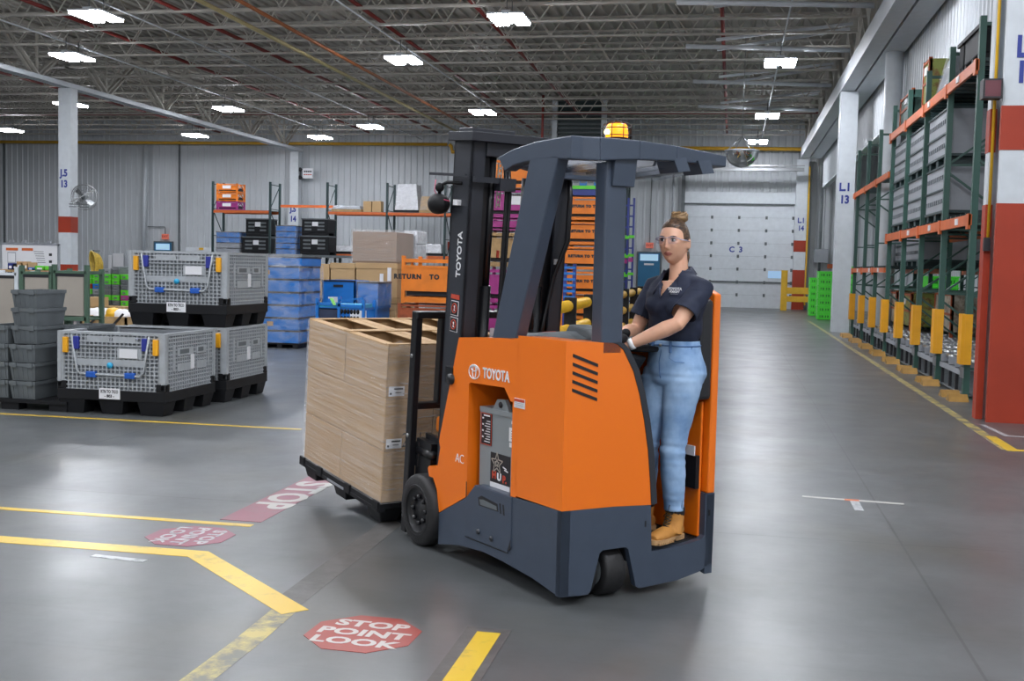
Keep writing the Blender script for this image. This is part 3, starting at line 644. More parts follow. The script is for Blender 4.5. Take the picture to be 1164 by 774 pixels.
for n, (x0, x1, h, m_, lb) in enumerate([(3, 9, 299, 'navy', 'dark blue parts bin on the low shelf, left one'), (9, 13, 300, 'black', 'small black box among the parts bins on the low shelf'), (13, 19, 297, 'card', 'small open cardboard tray on the low shelf'), (20, 26, 298, 'card', 'torn cardboard piece on the low shelf by the whiteboard'), (26, 32, 304, 'blue', 'small blue parts bin on the low shelf'), (34, 45, 302, 'lime', 'lime green box lying on the low shelf')]):
    a, b = at(x0, h, 19), at(x1, 306.9, 19)
    o = thing('parts_bin', lb, 'bin', ((a.x+b.x)/2, 19.15, zz), group='small boxes on the low shelf'); w = (b.x-a.x)/2; hh = a.z-zz
    mb = MB(); mb.box(-w, w, 0, .3, 0, .015).box(-w, w, 0, .012, 0, hh*.8).box(-w, w, .288, .3, 0, hh).box(-w, -w+.012, 0, .3, 0, hh).box(w-.012, w, 0, .3, 0, hh); mb.build('bin_shell', M[m_], o)
    MB().box(-w*.5, w*.5, -.004, 0, hh*.2, hh*.6).build('bin_label', M['label'], o)
# whiteboard on a stand
a, b = at(3, 278, 24), at(66, 309, 24); cx = (a.x+b.x)/2
wb = thing('whiteboard', 'long whiteboard with orange headed notices behind the tan carts', 'whiteboard', (cx, 24, 0)); w = (b.x-a.x)/2
MB().box(-w, w, -.02, .02, b.z, a.z).build('board', M['label'], wb)
mb = MB().box(-w-.04, w+.04, -.03, .03, a.z, a.z+.05).box(-w-.04, -w, -.03, .03, 0, a.z+.03).box(w, w+.04, -.03, .03, 0, a.z+.03)
for k in range(4): mb.box(-w+.2+k*.9*w/2, -w+.3+k*.9*w/2, -.05, 0, a.z+.05, a.z+.11)
mb.build('board_frame', M['grey'], wb)
for x0, x1 in ((-.85, -.42), (-.28, .12)): MB().box(x0*w/1., x1*w, -.03, -.02, a.z-.13, a.z-.07).build('orange_heading', M['rorange'], wb)
MB().box(-.8*w, -.5*w, -.026, -.02, a.z-.42, a.z-.17).build('printed_sheet', M['grey'], wb)
MB().box(-.78*w, -.52*w, -.028, -.026, a.z-.40, a.z-.19).build('printed_sheet', M['label'], wb)
mb = MB()
for k in range(6): mb.box(.15*w+k*.02, .15*w+.25+k*.01, -.026, -.02, a.z-.15-.05*k, a.z-.14-.05*k)
for k in range(2): mb.box(.7*w, .8*w, -.03, -.02, a.z-.24-.16*k, a.z-.18-.16*k)
mb.build_each('written_line', M['ink'], wb)
# wall fan on the column
fp = at(96, 224, 32.4)
fan = thing('wall_fan', 'round caged industrial fan mounted on the white column', 'fan', tuple(fp), R(14))
mb = MB()
for rr in (.09, .2, .3, .385): mb.tube([(rr*cos(2*pi*k/28), -.12*(1-rr/.42)-.05, rr*sin(2*pi*k/28)) for k in range(28)], .007 if rr < .38 else .014, 6, close=True)
for k in range(28):
    a = 2*pi*k/28; mb.bar((.09*cos(a), -.15, .09*sin(a)), (.385*cos(a), -.06, .385*sin(a)), .006)
mb.tube([(.385*cos(2*pi*k/28), .1, .385*sin(2*pi*k/28)) for k in range(28)], .012, 6, close=True)
mb.bar((-.36, -.17, -.16), (.36, -.1, .22), .035, .03)
mb.build('fan_cage', M['steel'], fan)
mb = MB()
for k in range(4):
    a = pi/4+k*pi/2; u = Vector((cos(a), 0, sin(a))); v = Vector((-sin(a), 0, cos(a)))
    mb.prism([u*.07+v*.05+Vector((0, .03, 0)), u*.33+v*.10+Vector((0, .04, 0)), u*.33-v*.06+Vector((0, -.04, 0)), u*.07-v*.04+Vector((0, -.03, 0))], [p+Vector((0, .008, 0)) for p in (u*.07+v*.05+Vector((0, .03, 0)), u*.33+v*.10+Vector((0, .04, 0)), u*.33-v*.06+Vector((0, -.04, 0)), u*.07-v*.04+Vector((0, -.03, 0)))])
mb.build('fan_blade', M['steel'], fan); MB().cyl((0, -.06, 0), (0, .2, 0), .09, 18).build('fan_motor', M['dgrey'], fan)
MB().bar((0, .15, 0), (-.25, .45, -.05), .06).bar((-.5, .1, -.3), (.1, .15, -.3), .03).bar((-.5, .1, -.22), (.1, .15, -.22), .03).build('wall_bracket', M['dgrey'], fan)
# yellow hose coil on a slim stand
hp = at(109, 299, 24)
hz = thing('hose_coil', 'yellow air hose coiled on a slim stand beside the fan column', 'hose', (hp.x, 24, 0))
mb = MB()
for k in range(6): mb.tube([((.07+.006*k)*cos(2*pi*j/24)+.01*k-.03-.04*sin(2*pi*j/24), .03*(k-2.5), hp.z+(.27-.012*k)*sin(2*pi*j/24)) for j in range(24)], .016, 6, close=True)
mb.build('hose_loop', mat('hose_yellow', '#b79a34', .45, var=.25, scale=20), hz)
MB().cyl((0, .15, 0), (0, .15, hp.z+.3), .02, 8).bar((0, .18, hp.z+.28), (0, -.1, hp.z+.28), .03).box(-.15, .15, 0, .3, 0, .03).build('hose_stand', M['dgrey'], hz)
# work table with crate stacks
ta, tb = at(98, 350, 21), at(150, 350, 21)
tb_ = thing('work_table', 'wooden topped work table with crates, partly hidden behind the containers', 'table', ((ta.x+tb.x)/2, 21, 0)); w = (tb.x-ta.x)/2+.1; tz = at(120, 347, 21).z
MB().box(-w, w, -.5, 1.2, tz-.06, tz).build('table_top', M['wood'], tb_)
for x in (-w+.05, w-.05):
    for y in (-.45, 1.15): MB().box(x-.03, x+.03, y-.03, y+.03, 0, tz-.06).build('leg', M['dgrey'], tb_)
def crate(px0, px1, z, h, Y, m, label, d=.4, group='small crates stacked on the work table'):
    a, b = at(px0, 300, Y), at(px1, 300, Y); w = (b.x-a.x)/2
    o = thing('stacking_crate', label, 'crate', ((a.x+b.x)/2, Y, z), group=group)
    mb = MB(); mb.box(-w*.96, w*.96, .01, d-.01, 0, h*.82).box(-w, w, 0, d, h*.78, h)
    for k in range(5): mb.box(-w*.9+k*w*.42, -w*.9+k*w*.42+w*.06, -.004, .02, .01, h*.8)
    mb.build('crate_body', M[m], o); MB().box(-w*.4, w*.4, -.006, 0, h*.3, h*.6).build('crate_panel', M['dgrey'], o); return o
cols = [(99, 104, 21.25, 'first', ['lime', 'dgrey', 'lime', 'redp', 'lime', 'lime']), (105, 114, 21.25, 'second', ['grey', 'dgrey', 'grey', 'blue', 'lime', 'lime']), (117, 126, 21.0, 'third', ['dgrey', 'lime', 'dgrey', 'dgrey', 'lime', 'lime', 'grey']),
        (127, 135.5, 21.0, 'fourth', ['dgrey', 'lime', 'dgrey', 'dgrey', 'lime', 'lime', 'dgrey']), (137, 145, 21.0, 'fifth', ['lime', 'magenta', 'lime', 'dgrey', 'dgrey', 'lime'])]
nm = ['bottom', 'second from below', 'third from below', 'fourth from below', 'fifth from below', 'sixth from below', 'topmost']
cname = {'lime': 'lime green', 'dgrey': 'dark grey', 'grey': 'light grey', 'redp': 'red', 'blue': 'blue', 'magenta': 'purple'}
for x0, x1, Y, cn, ms in cols:
    for k, m_ in enumerate(ms): crate(x0, x1, tz+.001+k*.105, .1, Y, m_, '%s crate, %s in the %s stack from the fan column side' % (cname[m_], nm[k], cn))
ga, gb = at(127.5, 303, 21.0), at(135.5, 303, 21.0); tag(MB().box(ga.x, gb.x, 21.0, 21.4, tz+.737, ga.z).build('grey_case', M['dgrey'], bevel=.01), 'grey plastic case on top of the fourth crate stack', 'case')
small('cardboard_box', 'small tan cardboard box at the left front of the work table', 'box', 99, 337.5, 114.5, 348.3, 20.6, .3, M['cardt'])
for i, (x0, x1, y0, y1) in enumerate([(128, 140, 288, 303), (123, 127, 290, 305)]): small('wall_notice', 'pale notice sheet on the wall behind the crates, %s one' % ('wide', 'narrow')[i], 'notice', x0, y0, x1, y1, 52.4, .05, M['label'])
# wrapped bundles on a low pallet under the table
for i, (px, py, r, mt) in enumerate([(106, 358, .16, 'label'), (113, 361, .14, 'label'), (121, 356, .12, 'label'), (130, 357, .15, 'yellow'), (139, 359, .16, 'label'), (127, 363, .13, 'label')]):
    p = at(px, py, 19.6); mb = MB(); mb.ball((0, 0, 0), (r*1.3, r, r*.8), 14, 9)
    for v in mb.bm.verts: v.co += v.co.normalized()*(noise.noise(v.co*14+Vector((i*3, 0, 0)))*.05)
    o = mb.build('plastic_bag', M[mt], loc=(p.x, 19.6, p.z)); tag(o, ['crumpled white bag under the work table, far left', 'crumpled white bag, second from left under the table', 'small white bag in the middle of the pile', 'crumpled yellow bag in the scrap pile', 'white bag at the right end of the scrap pile', 'white bag lowest in front of the scrap pile'][i], 'bag', 'bags in the scrap bin')
a, b = at(98, 366, 19.3), at(150, 366, 19.3)
sb = thing('scrap_bin', 'low open wooden scrap bin behind the front container', 'bin', ((a.x+b.x)/2, 19.6, 0)); w = (b.x-a.x)/2
MB().box(-w, w, -.5, -.46, 0, .52).box(-w, w, .46, .5, 0, .52).box(-w, -w+.04, -.5, .5, 0, .52).box(w-.04, w, -.5, .5, 0, .52).box(-w, w, -.5, .5, .28, .34).build('bin_walls', M['wood'], sb)
MB().bar((-w*.2, -.53, .52), (-w*1.0, -.53, .2), .03).bar((w*.1, -.53, .2), (w*.9, -.53, .58), .03).build('cross_strap', M['ink'], sb)
small('wall_cabinet', 'low white cabinet on the back wall beside the left blue door', 'cabinet', 211, 281, 243, 352.5, 51, .6, M['white'])
pc = small('cabinet_placard', None, None, 226, 281.5, 231, 284, 50.97, .03, M['yellow'], bev=0); pc.parent = [o for o in bpy.data.objects if o.name == 'wall_cabinet'][0]
# ------------------------------------------------------------------ pallet rack along the left back wall
RY = 48.
xs = [at(px, 240, RY).x for px in (242, 307, 372, 440, 506)]; xs.append(2*xs[-1]-xs[-2]); xs.append(2*xs[-1]-xs[-2]); xs.append(2*xs[-1]-xs[-2])
zt, z1, z2 = 5.1, at(300, 241, RY).z, at(420, 291, RY).z
pos_n = ['left end', 'second from the left', 'third from the left', 'fourth from the left', 'fifth from the left, by the mast', 'behind the mast', 'behind the truck roof pillar', 'right end']
up0 = None
for k, x in enumerate(xs):
    lb = 'dark green rack upright frame against the back wall, %s' % pos_n[k]
    if up0 is None:
        up0 = thing('rack_upright', lb, 'rack upright', (x, RY, 0), group='dark green rack uprights')
        for y in (0, 1.1): MB().box(-.045, .045, y-.04, y+.04, .01, zt).build('post', M['dkgreen'], up0)
        for y in (0, 1.1): MB().box(-.09, .09, y-.08, y+.08, 0, .01).build('base_plate', M['dkgreen'], up0)
        mb = MB(); z = .3; s = 0
        while z < zt-.3:
            mb.bar((0, 0, z), (0, 1.1, z), .03); mb.bar((0, 0 if s else 1.1, z), (0, 1.1 if s else 0, min(z+1.15, zt-.12)), .03); z += 1.2; s ^= 1
        mb.bar((0, 0, zt-.12), (0, 1.1, zt-.12), .03); mb.build('lattice_brace', M['dkgreen'], up0)
    else: dup(up0, lb, (x, RY, 0))
bm0 = {}
for k in range(len(xs)-1):
    for z, nm_ in ((z1, 'upper'), (z2, 'lower')):
        if nm_ == 'lower' and k in (0, 1): continue
        Lx = xs[k+1]-xs[k]-.1
        if k == 1 and nm_ == 'upper':
            o = MB().box(0, Lx, -.03, .03, -.06, .06).build('rack_beam', M['rorange'], loc=(xs[k]+.05, RY+1.1, z+.33)); tag(o, 'orange rear rack beam in the open second bay', 'rack beam'); continue
        b = thing('rack_level', 'orange %s beam level of the wall rack, bay %s' % (nm_, ('at the left end', 'second', 'over the brown carton', 'beside the mast', 'behind the mast', 'behind the truck', 'at the right end')[k]), 'rack shelf', (xs[k]+.05, RY, z))
        MB().box(0, Lx, -.04, .02, -.06, .06).build('front_beam', M['rorange'], b); MB().box(0, Lx, 1.08, 1.14, -.06, .06).build('rear_beam', M['rorange'], b)
        MB().box(0, Lx, .0, 1.1, .062, .075).build('deck_panel', M['dgrey'], b)
M['sheer'] = clear('window_plastic', .2)
def mesh_crate(label, x, y, z, w, d, h, m='black', group='black bulk boxes on the left rack'):
    o = thing('bulk_box', label, 'plastic box', (x, y, z), group=group)
    MB().box(-w/2, w/2, 0, d, .12, h).box(-w/2, w/2, 0, .2, 0, .12).box(-w/2, w/2, d-.2, d, 0, .12).build('box_body', M[m], o, bevel=.02)
    mb = MB()
    for i in (-1, 1):
        for j in range(3): mb.box(i*w*.25-w*.13, i*w*.25+w*.13, -.012, .0, h*(.3+.2*j), h*(.4+.2*j))
    mb.box(-w/2-.01, w/2+.01, -.02, d+.01, h-.05, h); mb.build('box_ribs', M['dgrey' if m != 'dgrey' else 'ink'], o)
    MB().box(-.1, .16, -.02, -.013, h*.55, h*.8).build('paper_label', M['label'], o); return o
def rackload(px0, px1, pyt, pyb, Y=None):
    Y = Y or RY+.08; a, b = at(px0, pyt, Y), at(px1, pyb, Y); return (a.x+b.x)/2, b.x-a.x, a.z, b.z
# steel racks ("returnable" frames)
def steel_rack(label, x, y, z, w, d, h, m, text=None, group='orange returnable steel racks', rz=0):
    o = thing('steel_rack', label, 'steel rack', (x, y, z), rz, group)
    for sx in (-1, 1):
        for yy in (0, d): MB().box(sx*w/2-.035, sx*w/2+.035, yy-.035, yy+.035, 0, h).build('corner_post', m, o)
    mb = MB()
    for yy in (0, d): mb.box(-w/2, w/2, yy-.03, yy+.03, h*.02, h*.14).box(-w/2, w/2, yy-.03, yy+.03, h*.86, h*.94)
    for sx in (-1, 1): mb.box(sx*w/2-.03, sx*w/2+.03, 0, d, h*.02, h*.14).box(sx*w/2-.03, sx*w/2+.03, 0, d, h*.86, h*.94).bar((sx*w/2, 0, h*.15), (sx*w/2, d/2, h*.85), .03).bar((sx*w/2, d/2, h*.85), (sx*w/2, d, h*.15), .03)
    mb.build('side_rail', m, o)
    MB().box(-w/2+.02, w/2-.02, -.045, -.02, h*.26, h*.79).box(-w/2+.02, w/2-.02, -.055, -.02, h*.75, h*.80).build('front_plate', m, o)
    MB().box(-w/2+.05, w/2-.05, .05, d-.05, h*.16, h*.5).build('stored_parts', M['ink'], o)
    if text:
        MB().text(text, h*.135, frame((0, -.047, h*.56), (1, 0, 0), (0, 0, 1)), bold=.008, ext=.002, spacing=1.25).build('plate_lettering', M['ink'], o)
    return o
x, w, a, b = rackload(247, 269, 208, 238.5); hh = (a-b)/3
for k, (m_, nm_) in enumerate((('magenta', 'purple'), ('oorange', 'lower orange'), ('oorange', 'upper orange'))):
    o = steel_rack('%s steel rack of the three stacked on the top level at the left end' % nm_, x, RY+.1, z1+.078+k*hh, w, .8, hh-.005, M[m_], None, 'small racks on the upper left beam'); MB().box(-.2, .2, -.06, -.05, hh*.4, hh*.75).build('paper_label', M['label'], o)
x, w, a, b = rackload(278, 304, 248, 269); mesh_crate('black plastic bulk box, upper one of the left pair on the lower rack level', x+.05, RY+.1, b, w, 1, a-b)
x, w, a2, b2 = rackload(276, 304, 269, 290); mesh_crate('black plastic bulk box, lower one of the left pair with two white labels', x, RY+.1, b2, w+.1, 1, b-b2-.004)
x, w, a, b = rackload(343, 372, 248, 268, RY-1.7); mesh_crate('black plastic bulk box, upper one of the pair beside the marked wall column', x, RY-1.7, b, w, 1, a-b)
x, w, a2, b2 = rackload(342, 372, 268, 290, RY-1.7); mesh_crate('black plastic bulk box, lower one of the pair beside the marked wall column', x, RY-1.7, b2, w+.1, 1, b-b2-.004)
bz = b2
st = thing('storage_platform', 'long low steel shelf carrying the black boxes and blue wrapped crates', 'shelf', (0, 0, 0))
MB().box(xs[0]+.1, xs[3]-.2, RY-1.8, RY+1.3, bz-.1, bz-.003).build('shelf_deck', M['dgrey'], st)
mb = MB()
for x in (xs[0]+.25, xs[1]+.2, xs[2]+.2, xs[3]-.3):
    for y in (RY-1.7, RY+1.2): mb.box(x-.05, x+.05, y-.05, y+.05, 0, bz-.1)
mb.build_each('shelf_leg', M['dkgreen'], st)
def blue_crate(label, x, y, z, w, d, h, group, m='blue', lab=None):
    o = thing('blue_crate', label, 'crate', (x, y, z), group=group)
    MB().box(-w/2, w/2, 0, d, .0, h*.86).build('crate_body', M[m], o, bevel=.008)
    MB().box(-w/2-.008, w/2+.008, -.008, d+.008, h*.86, h-.002).build('crate_rim', M['ink'], o)
    if lab: MB().box(lab-.06, lab+.06, -.006, 0, h*.3, h*.65).build('paper_label', M['card'], o)
    return o
for (p0, p1, pt, pb, n, ms, Yc, nm_) in ((246, 272, 263, 290, 4, ['grey', 'grey', 'blue', 'blue'], RY+.1, 'left wrapped stack in the end bay'), (314, 335, 256, 290, 5, ['blue']*5, RY-1.7, 'wrapped stack between the black box pairs')):
    a, b = at(p0, pt, Yc), at(p1, pb, Yc); h = (a.z-bz)/n
    for k in range(n): blue_crate('%s crate in the %s, %s from below' % ('light grey' if ms[k] == 'grey' else 'blue', nm_, ['bottom', 'second', 'third', 'fourth', 'fifth'][k]), (a.x+b.x)/2, Yc, bz+k*h, b.x-a.x, .95, h, 'crates on the low steel shelf', ms[k])
    tag(MB().box(a.x-.03, b.x+.06, Yc-.03, Yc+1., bz+.02, a.z+.02).build('stretch_wrap', M['filmm']), 'clear stretch film around the '+nm_, 'plastic film')
# goods on the upper levels
def wrapped(name, label, cat, px0, px1, pt, zb, m, d=.9, Y=None, f=True, taper=.06):
    Y = Y or RY+.12; a, b = at(px0, pt, Y), at(px1, pt, Y); w = (b.x-a.x)/2; x = (a.x+b.x)/2
    o = thing(name, label, cat, (x, Y, zb)); h = a.z-zb
    MB().box(-w-.02, w+.02, 0, d, 0, .1).build('pallet', M['wood'] if m != 'label' else M['black'], o)
    mb = MB(); mb.prism([(-w, .02, .1), (w, .02, .1), (w, d-.02, .1), (-w, d-.02, .1)], [(-w+taper, .05, h), (w-taper, .05, h), (w-taper, d-.05, h), (-w+taper, d-.05, h)]); mb.build('goods', M[m], o, bevel=.03)
    if f:
        mb = MB(); mb.prism([(-w-.02, -.01, .1), (w+.02, -.01, .1), (w+.02, d, .1), (-w-.02, d, .1)], [(-w+taper-.02, .02, h+.02), (w-taper+.02, .02, h+.02), (w-taper+.02, d-.02, h+.02), (-w+taper-.02, d-.02, h+.02)]); mb.build('film_cover', M['filmm'], o)
    return o
wrapped('wrapped_pallet', 'flat wrapped pallet on the upper rack level, left of the small boxes', 'wrapped load', 377, 410, 233.5, z1+.078, 'grey')
wrapped('wrapped_pallet', 'tall rounded white wrapped load on the upper rack level', 'wrapped load', 449, 476, 209, z1+.078, 'label', taper=.12)
wrapped('wrapped_pallet', 'low wrapped load of brown cartons right of the tall white load', 'wrapped load', 477, 501, 223, z1+.078, 'cardt')
for i, (p0, p1) in enumerate(((413, 422), (423, 433))): a, b = at(p0, 228.5, RY+.1), at(p1, 238, RY+.1); tag(MB().box(a.x, b.x, RY+.1, RY+.5, z1+.076, a.z).build('cardboard_box', M['cardt'], bevel=.01), 'small cardboard box on the upper rack level, %s of two' % ('left', 'right')[i], 'box')
wrapped('wrapped_pallet', 'wrapped pallet of papers on the lower rack level beside the brown carton', 'wrapped load', 379, 402, 279, z2+.078, 'label')
wrapped('wrapped_pallet', 'bulging wrapped pallet on the lower rack level above the orange racks', 'wrapped load', 479, 502, 277, z2+.078, 'label')
# ------------------------------------------------------------------ stacks standing in the hall
Yb = 19.9
a, b = at(297, 292, Yb), at(339, 398, Yb); w = b.x-a.x; zl = .1
pal = thing('wooden_pallet', 'black pallet under the wrapped blue crate stack', 'pallet', ((a.x+b.x)/2, Yb, 0)); MB().box(-w/2-.02, w/2+.02, 0, 1.1, .07, zl).build('pallet_deck', M['black'], pal)
for x in (-w/2+.06, 0, w/2-.06): MB().box(x-.05, x+.05, 0, 1.1, 0, .07).build('pallet_runner', M['black'], pal)
top = at(320, 302, Yb).z; h = (top-zl)/6
for k in range(6): blue_crate('long blue crate in the tall wrapped stack, %s' % ('bottom one', 'second from the bottom', 'third from the bottom', 'fourth from the bottom', 'fifth from the bottom', 'full crate at the top')[k], (a.x+b.x)/2, Yb, zl+k*h, w, 1.1, h, 'long blue crates in the tall wrapped stack', 'blue', (-w*.35 if k == 5 else (-w*.25 if k == 1 else None)))
blue_crate('short blue crate on the very top of the wrapped stack', (a.x+b.x)/2+.06, Yb, top, w*.98, 1.0, h*.72, 'long blue crates in the tall wrapped stack')
mb = MB(); mb.box(a.x-.04, b.x+.05, Yb-.03, Yb+1.15, zl, top+.03); fo = mb.build('stretch_wrap', M['filmm']); tag(fo, 'clear wrinkled film around the tall blue crate stack', 'plastic film')
mb = MB(); c0 = Vector(((a.x+b.x)/2, Yb, top))
mb.prism([c0+Vector((-w*.5, -.04, .02)), c0+Vector((w*.52, -.04, .02)), c0+Vector((w*.2, -.04, -.02)), c0+Vector((-w*.2, -.04, -.02))], [c0+Vector((-w*.62, -.02, h*.9)), c0+Vector((w*.58, -.02, h*.95)), c0+Vector((w*.15, -.03, h*.25)), c0+Vector((-w*.2, -.03, h*.2))]); tag(mb.build('stretch_wrap', M['filmm']), 'loose film collar hanging from the top of the blue stack', 'plastic film')
# large tan cartons
def carton(label, px0, px1, pt, zb, Y, d, m='cardt', group='large tan cartons', lid=True, labels=()):
    a, b = at(px0, pt, Y), at(px1, pt, Y); w = (b.x-a.x)/2; h = a.z-zb
    o = thing('carton', label, 'carton', ((a.x+b.x)/2, Y, zb), group=group)
    MB().box(-w, w, 0, d, 0, h-.02).build('carton_body', M[m], o, bevel=.008)
    if lid: MB().box(-w-.012, w+.012, -.012, d+.012, h-.12, h).build('carton_lid', M[m], o, bevel=.006)
    for (u, v, s) in labels: MB().box(u*w-.04, u*w+.04, -.02, -.012, v*h-s, v*h+s).build('paper_label', M['label'], o)
    return o
Yc = 23.
mz = at(430, 345, Yc).z; hl = at(430, 338, Yc).z
carton('large tan lidded carton on the right, with two white slips', 405, 452, 298.5, hl, Yc, 1.2, labels=((.62, .68, .14), (.25, .5, .14)))
carton('large tan lidded carton in the middle, behind the blue bin', 376, 403.5, 298.5, hl, Yc, 1.2)
carton('large tan carton at the left, partly behind the blue crate stack', 352, 374.5, 298.5, hl, Yc, 1.2, lid=False)
pa, pb = at(352, 338, Yc), at(451, 345, Yc)
pw = thing('wooden_pallet', 'wooden pallet between the upper and lower tan cartons', 'pallet', ((pa.x+pb.x)/2, Yc, mz))
w_ = (pb.x-pa.x)/2; MB().box(-w_, w_, 0, 1.2, hl-mz-.03, hl-mz-.003).box(-w_, w_, 0, 1.2, 0, .02).build('pallet_deck', M['wood'], pw); mb = MB()
for k in range(8): mb.box(-w_+k*(2*w_-.12)/7, -w_+.12+k*(2*w_-.12)/7, .0, 1.2, .02, hl-mz-.03)
mb.build('pallet_block', M['wood'], pw)
carton('lower tan carton under the wooden pallet, with a purple edged slip', 428, 450, 345.6, 0, Yc+.02, 1.15, labels=((-.4, .7, .14),))
carton('lower tan carton hidden behind the blue bins', 356, 427, 345.6, 0, Yc+.02, 1.15)
# brown wrapped carton on top, behind
Yd = 25.
cz = at(430, 298.5, Yc).z
sup = carton('tall tan carton carrying the brown wrapped carton', 398, 452, 299.5, 0, Yd, 1.4, group='large tan cartons')
brn = carton('big brown wrapped carton standing highest in the middle of the stacks', 401, 451, 262, at(430, 299.4, Yd).z, Yd, 1.4, m='brown', lid=False)
a, b = at(400.5, 261.5, Yd), at(470, 298, Yd)
tag(MB().box(a.x-.02, at(452, 262, Yd).x, Yd-.02, Yd+1.45, b.z+.005, a.z+.02).build('stretch_wrap', M['film']), 'clear film over the big brown carton', 'plastic film')
for i, (p0, p1, pt, pb, mt) in enumerate(((453, 460, 266, 330, 'grey'), (459, 474, 262, 300, 'label'))):
    Y_ = Yd+2+i*1.; a, b = at(p0, pt, Y_), at(p1, pb, Y_)
    o = thing('wrapped_stack', ('narrow grey wrapped stack right of the brown carton', 'white wrapped stack behind the orange rack')[i], 'wrapped load', ((a.x+b.x)/2, Y_, 0)); ww = (b.x-a.x)/2
    mb = MB(); n = 7
    for k in range(n): mb.box(-ww+.01*(k % 2), ww-.01*(k % 2), 0, .9, .1+k*(a.z-.1)/n, .1+(k+1)*(a.z-.1)/n-.01)
    mb.build('goods', M[mt], o, bevel=.02); MB().box(-ww-.02, ww+.02, -.02, .92, 0, .1).build('pallet', M['wood'], o); MB().box(-ww-.02, ww+.02, -.03, .93, .1, a.z+.02).build('film_cover', M['filmm'], o)
# blue bins and cart in front of the cartons
Ye = 21.4
a, b, c_ = at(366, 318, Ye), at(403, 347, Ye), at(429, 347, Ye)
zb = b.z
o = thing('blue_bin', 'open blue steel bin with a white label, in front of the tan cartons', 'bin', ((a.x+b.x)/2, Ye, zb)); w = (b.x-a.x)/2; h = a.z-zb
MB().box(-w, w, 0, .02, 0, h).box(-w, w, .88, .9, 0, h).box(-w, -w+.02, 0, .9, 0, h).box(w-.02, w, 0, .9, 0, h).box(-w, w, 0, .9, 0, .02).build('bin_walls', M['blue'], o); MB().box(-w-.01, w+.01, -.01, .01, h-.03, h).build('bin_rim', M['ink'], o)
MB().box(-w*.6, w*.2, -.008, 0, h*.1, h*.32).build('paper_label', M['label'], o); MB().box(-.1, .1, -.008, 0, h*.72, h*.82).build('hand_hole', M['ink'], o)
o = thing('blue_bin', 'film covered blue bin right of the open blue bin', 'bin', ((b.x+c_.x)/2+.03, Ye, zb)); w2 = (c_.x-b.x)/2-.03; MB().box(-w2, w2, 0, .9, 0, h-.05).build('bin_walls', M['blue'], o); MB().box(-w2-.01, w2+.01, -.01, .91, h-.05, h-.02).build('bin_rim', M['ink'], o); MB().box(-w2-.02, w2+.02, -.02, .92, .0, h).build('film_cover', M['filmm'], o)
o = thing('blue_stand', 'blue steel stand carrying the two blue bins', 'stand', ((a.x+c_.x)/2, Ye, 0)); w3 = (c_.x-a.x)/2
MB().box(-w3, w3, 0, .9, zb-.06, zb-.002).build('stand_top', M['blue'], o); MB().box(-w3+.02, w3-.02, .03, .87, .0, zb-.06).build('stand_cabinet', M['blue'], o); MB().box(-w3*.0+.02, w3*.6, -.01, .03, zb-.5, zb-.1).build('sheet_notice', M['label'], o)
Yf = 19.2
a, b = at(361, 337, Yf), at(413, 372, Yf)
o = thing('hand_cart', 'blue cart with rows of black clips and a sloping rail', 'cart', ((a.x+b.x)/2, Yf, 0)); w = (b.x-a.x)/2; zt_ = a.z
mb = MB()
for x in (-w, -w*.05, w): mb.box(x-.025, x+.025, -.025, .025, .1, zt_-.03 if x != -w*.05 else zt_+.02)
for x in (-w, w): mb.box(x-.025, x+.025, .6, .65, .1, zt_-.05)
mb.bar((-w*.05, 0, zt_-.06), (w, 0, zt_-.01), .05, .03).bar((-w, 0, zt_-.12), (w, 0, zt_-.16), .05).box(-w, w, 0, .62, .18, .22).box(-w, w, 0, .62, zt_-.22, zt_-.18)
mb.build('cart_frame', M['blue'], o)
mb = MB()
for i in range(6):
    for j in range(3): mb.ball((w*.08+i*w*.14, -.03, zt_-.25-j*.12), (.03, .03, .045), 8, 6)
mb.build('clip', M['black'], o); MB().box(-w+.03, -w*.1, .0, .04, zt_-.75, zt_-.2).build('dark_bag', mat('navy_fabric', '#26314a', .7), o)
MB().prism([(-w*.45, -.03, zt_-.02), (-w*.3, -.03, zt_-.02), (-w*.15, -.03, zt_-.14), (-w*.28, -.03, zt_-.14)], [(-w*.45, -.04, zt_-.02), (-w*.3, -.04, zt_-.02), (-w*.15, -.05, zt_-.14), (-w*.28, -.05, zt_-.14)]).build('green_note', mat('note_green', '#8fe070', .5, var=0), o)
MB().box(-w, w, .0, .5, zt_-.18, zt_-.12).build('tray', M['cyan'], o)
for x in (-w, w):
    for y in (0, .62): MB().cyl((x-.02, y, .05), (x+.02, y, .05), .05, 12).build('caster', M['rubber'], o)
# ------------------------------------------------------------------ stacks of orange / purple racks
def rstack(px0, px1, Y, levels, d, grp, where, left=None):
    for k, (pt, pb, m_, nm_, txt) in enumerate(levels):
        a, b = at(px0, pt, Y), at(px1, pb, Y)
        steel_rack('%s steel rack %s, %s' % (nm_, where, ('lowest', 'second from the floor', 'third from the floor', 'fourth from the floor', 'fifth from the floor', 'sixth from the floor', 'seventh from the floor', 'eighth from the floor')[k]), (a.x+b.x)/2, Y, b.z, b.x-a.x, d, a.z-b.z-.004, M[m_], txt, grp)
Yg = 21.5
fl = at(480, 300, Yg); base = 381
M['rust'] = mat('rusty_orange', '#9a4a24', .6, var=.35, scale=8)
zs = [at(480, y, Yg).z for y in (291, 345)]
steel_rack('orange steel rack lettered RETURN TO, left of the mast', (at(459, 300, Yg).x+at(519, 300, Yg).x)/2, Yg, zs[1], at(519, 300, Yg).x-at(459, 300, Yg).x, 1.2, zs[0]-zs[1], M['oorange'], 'RETURN   TO   TICO')
h2 = zs[1]/2
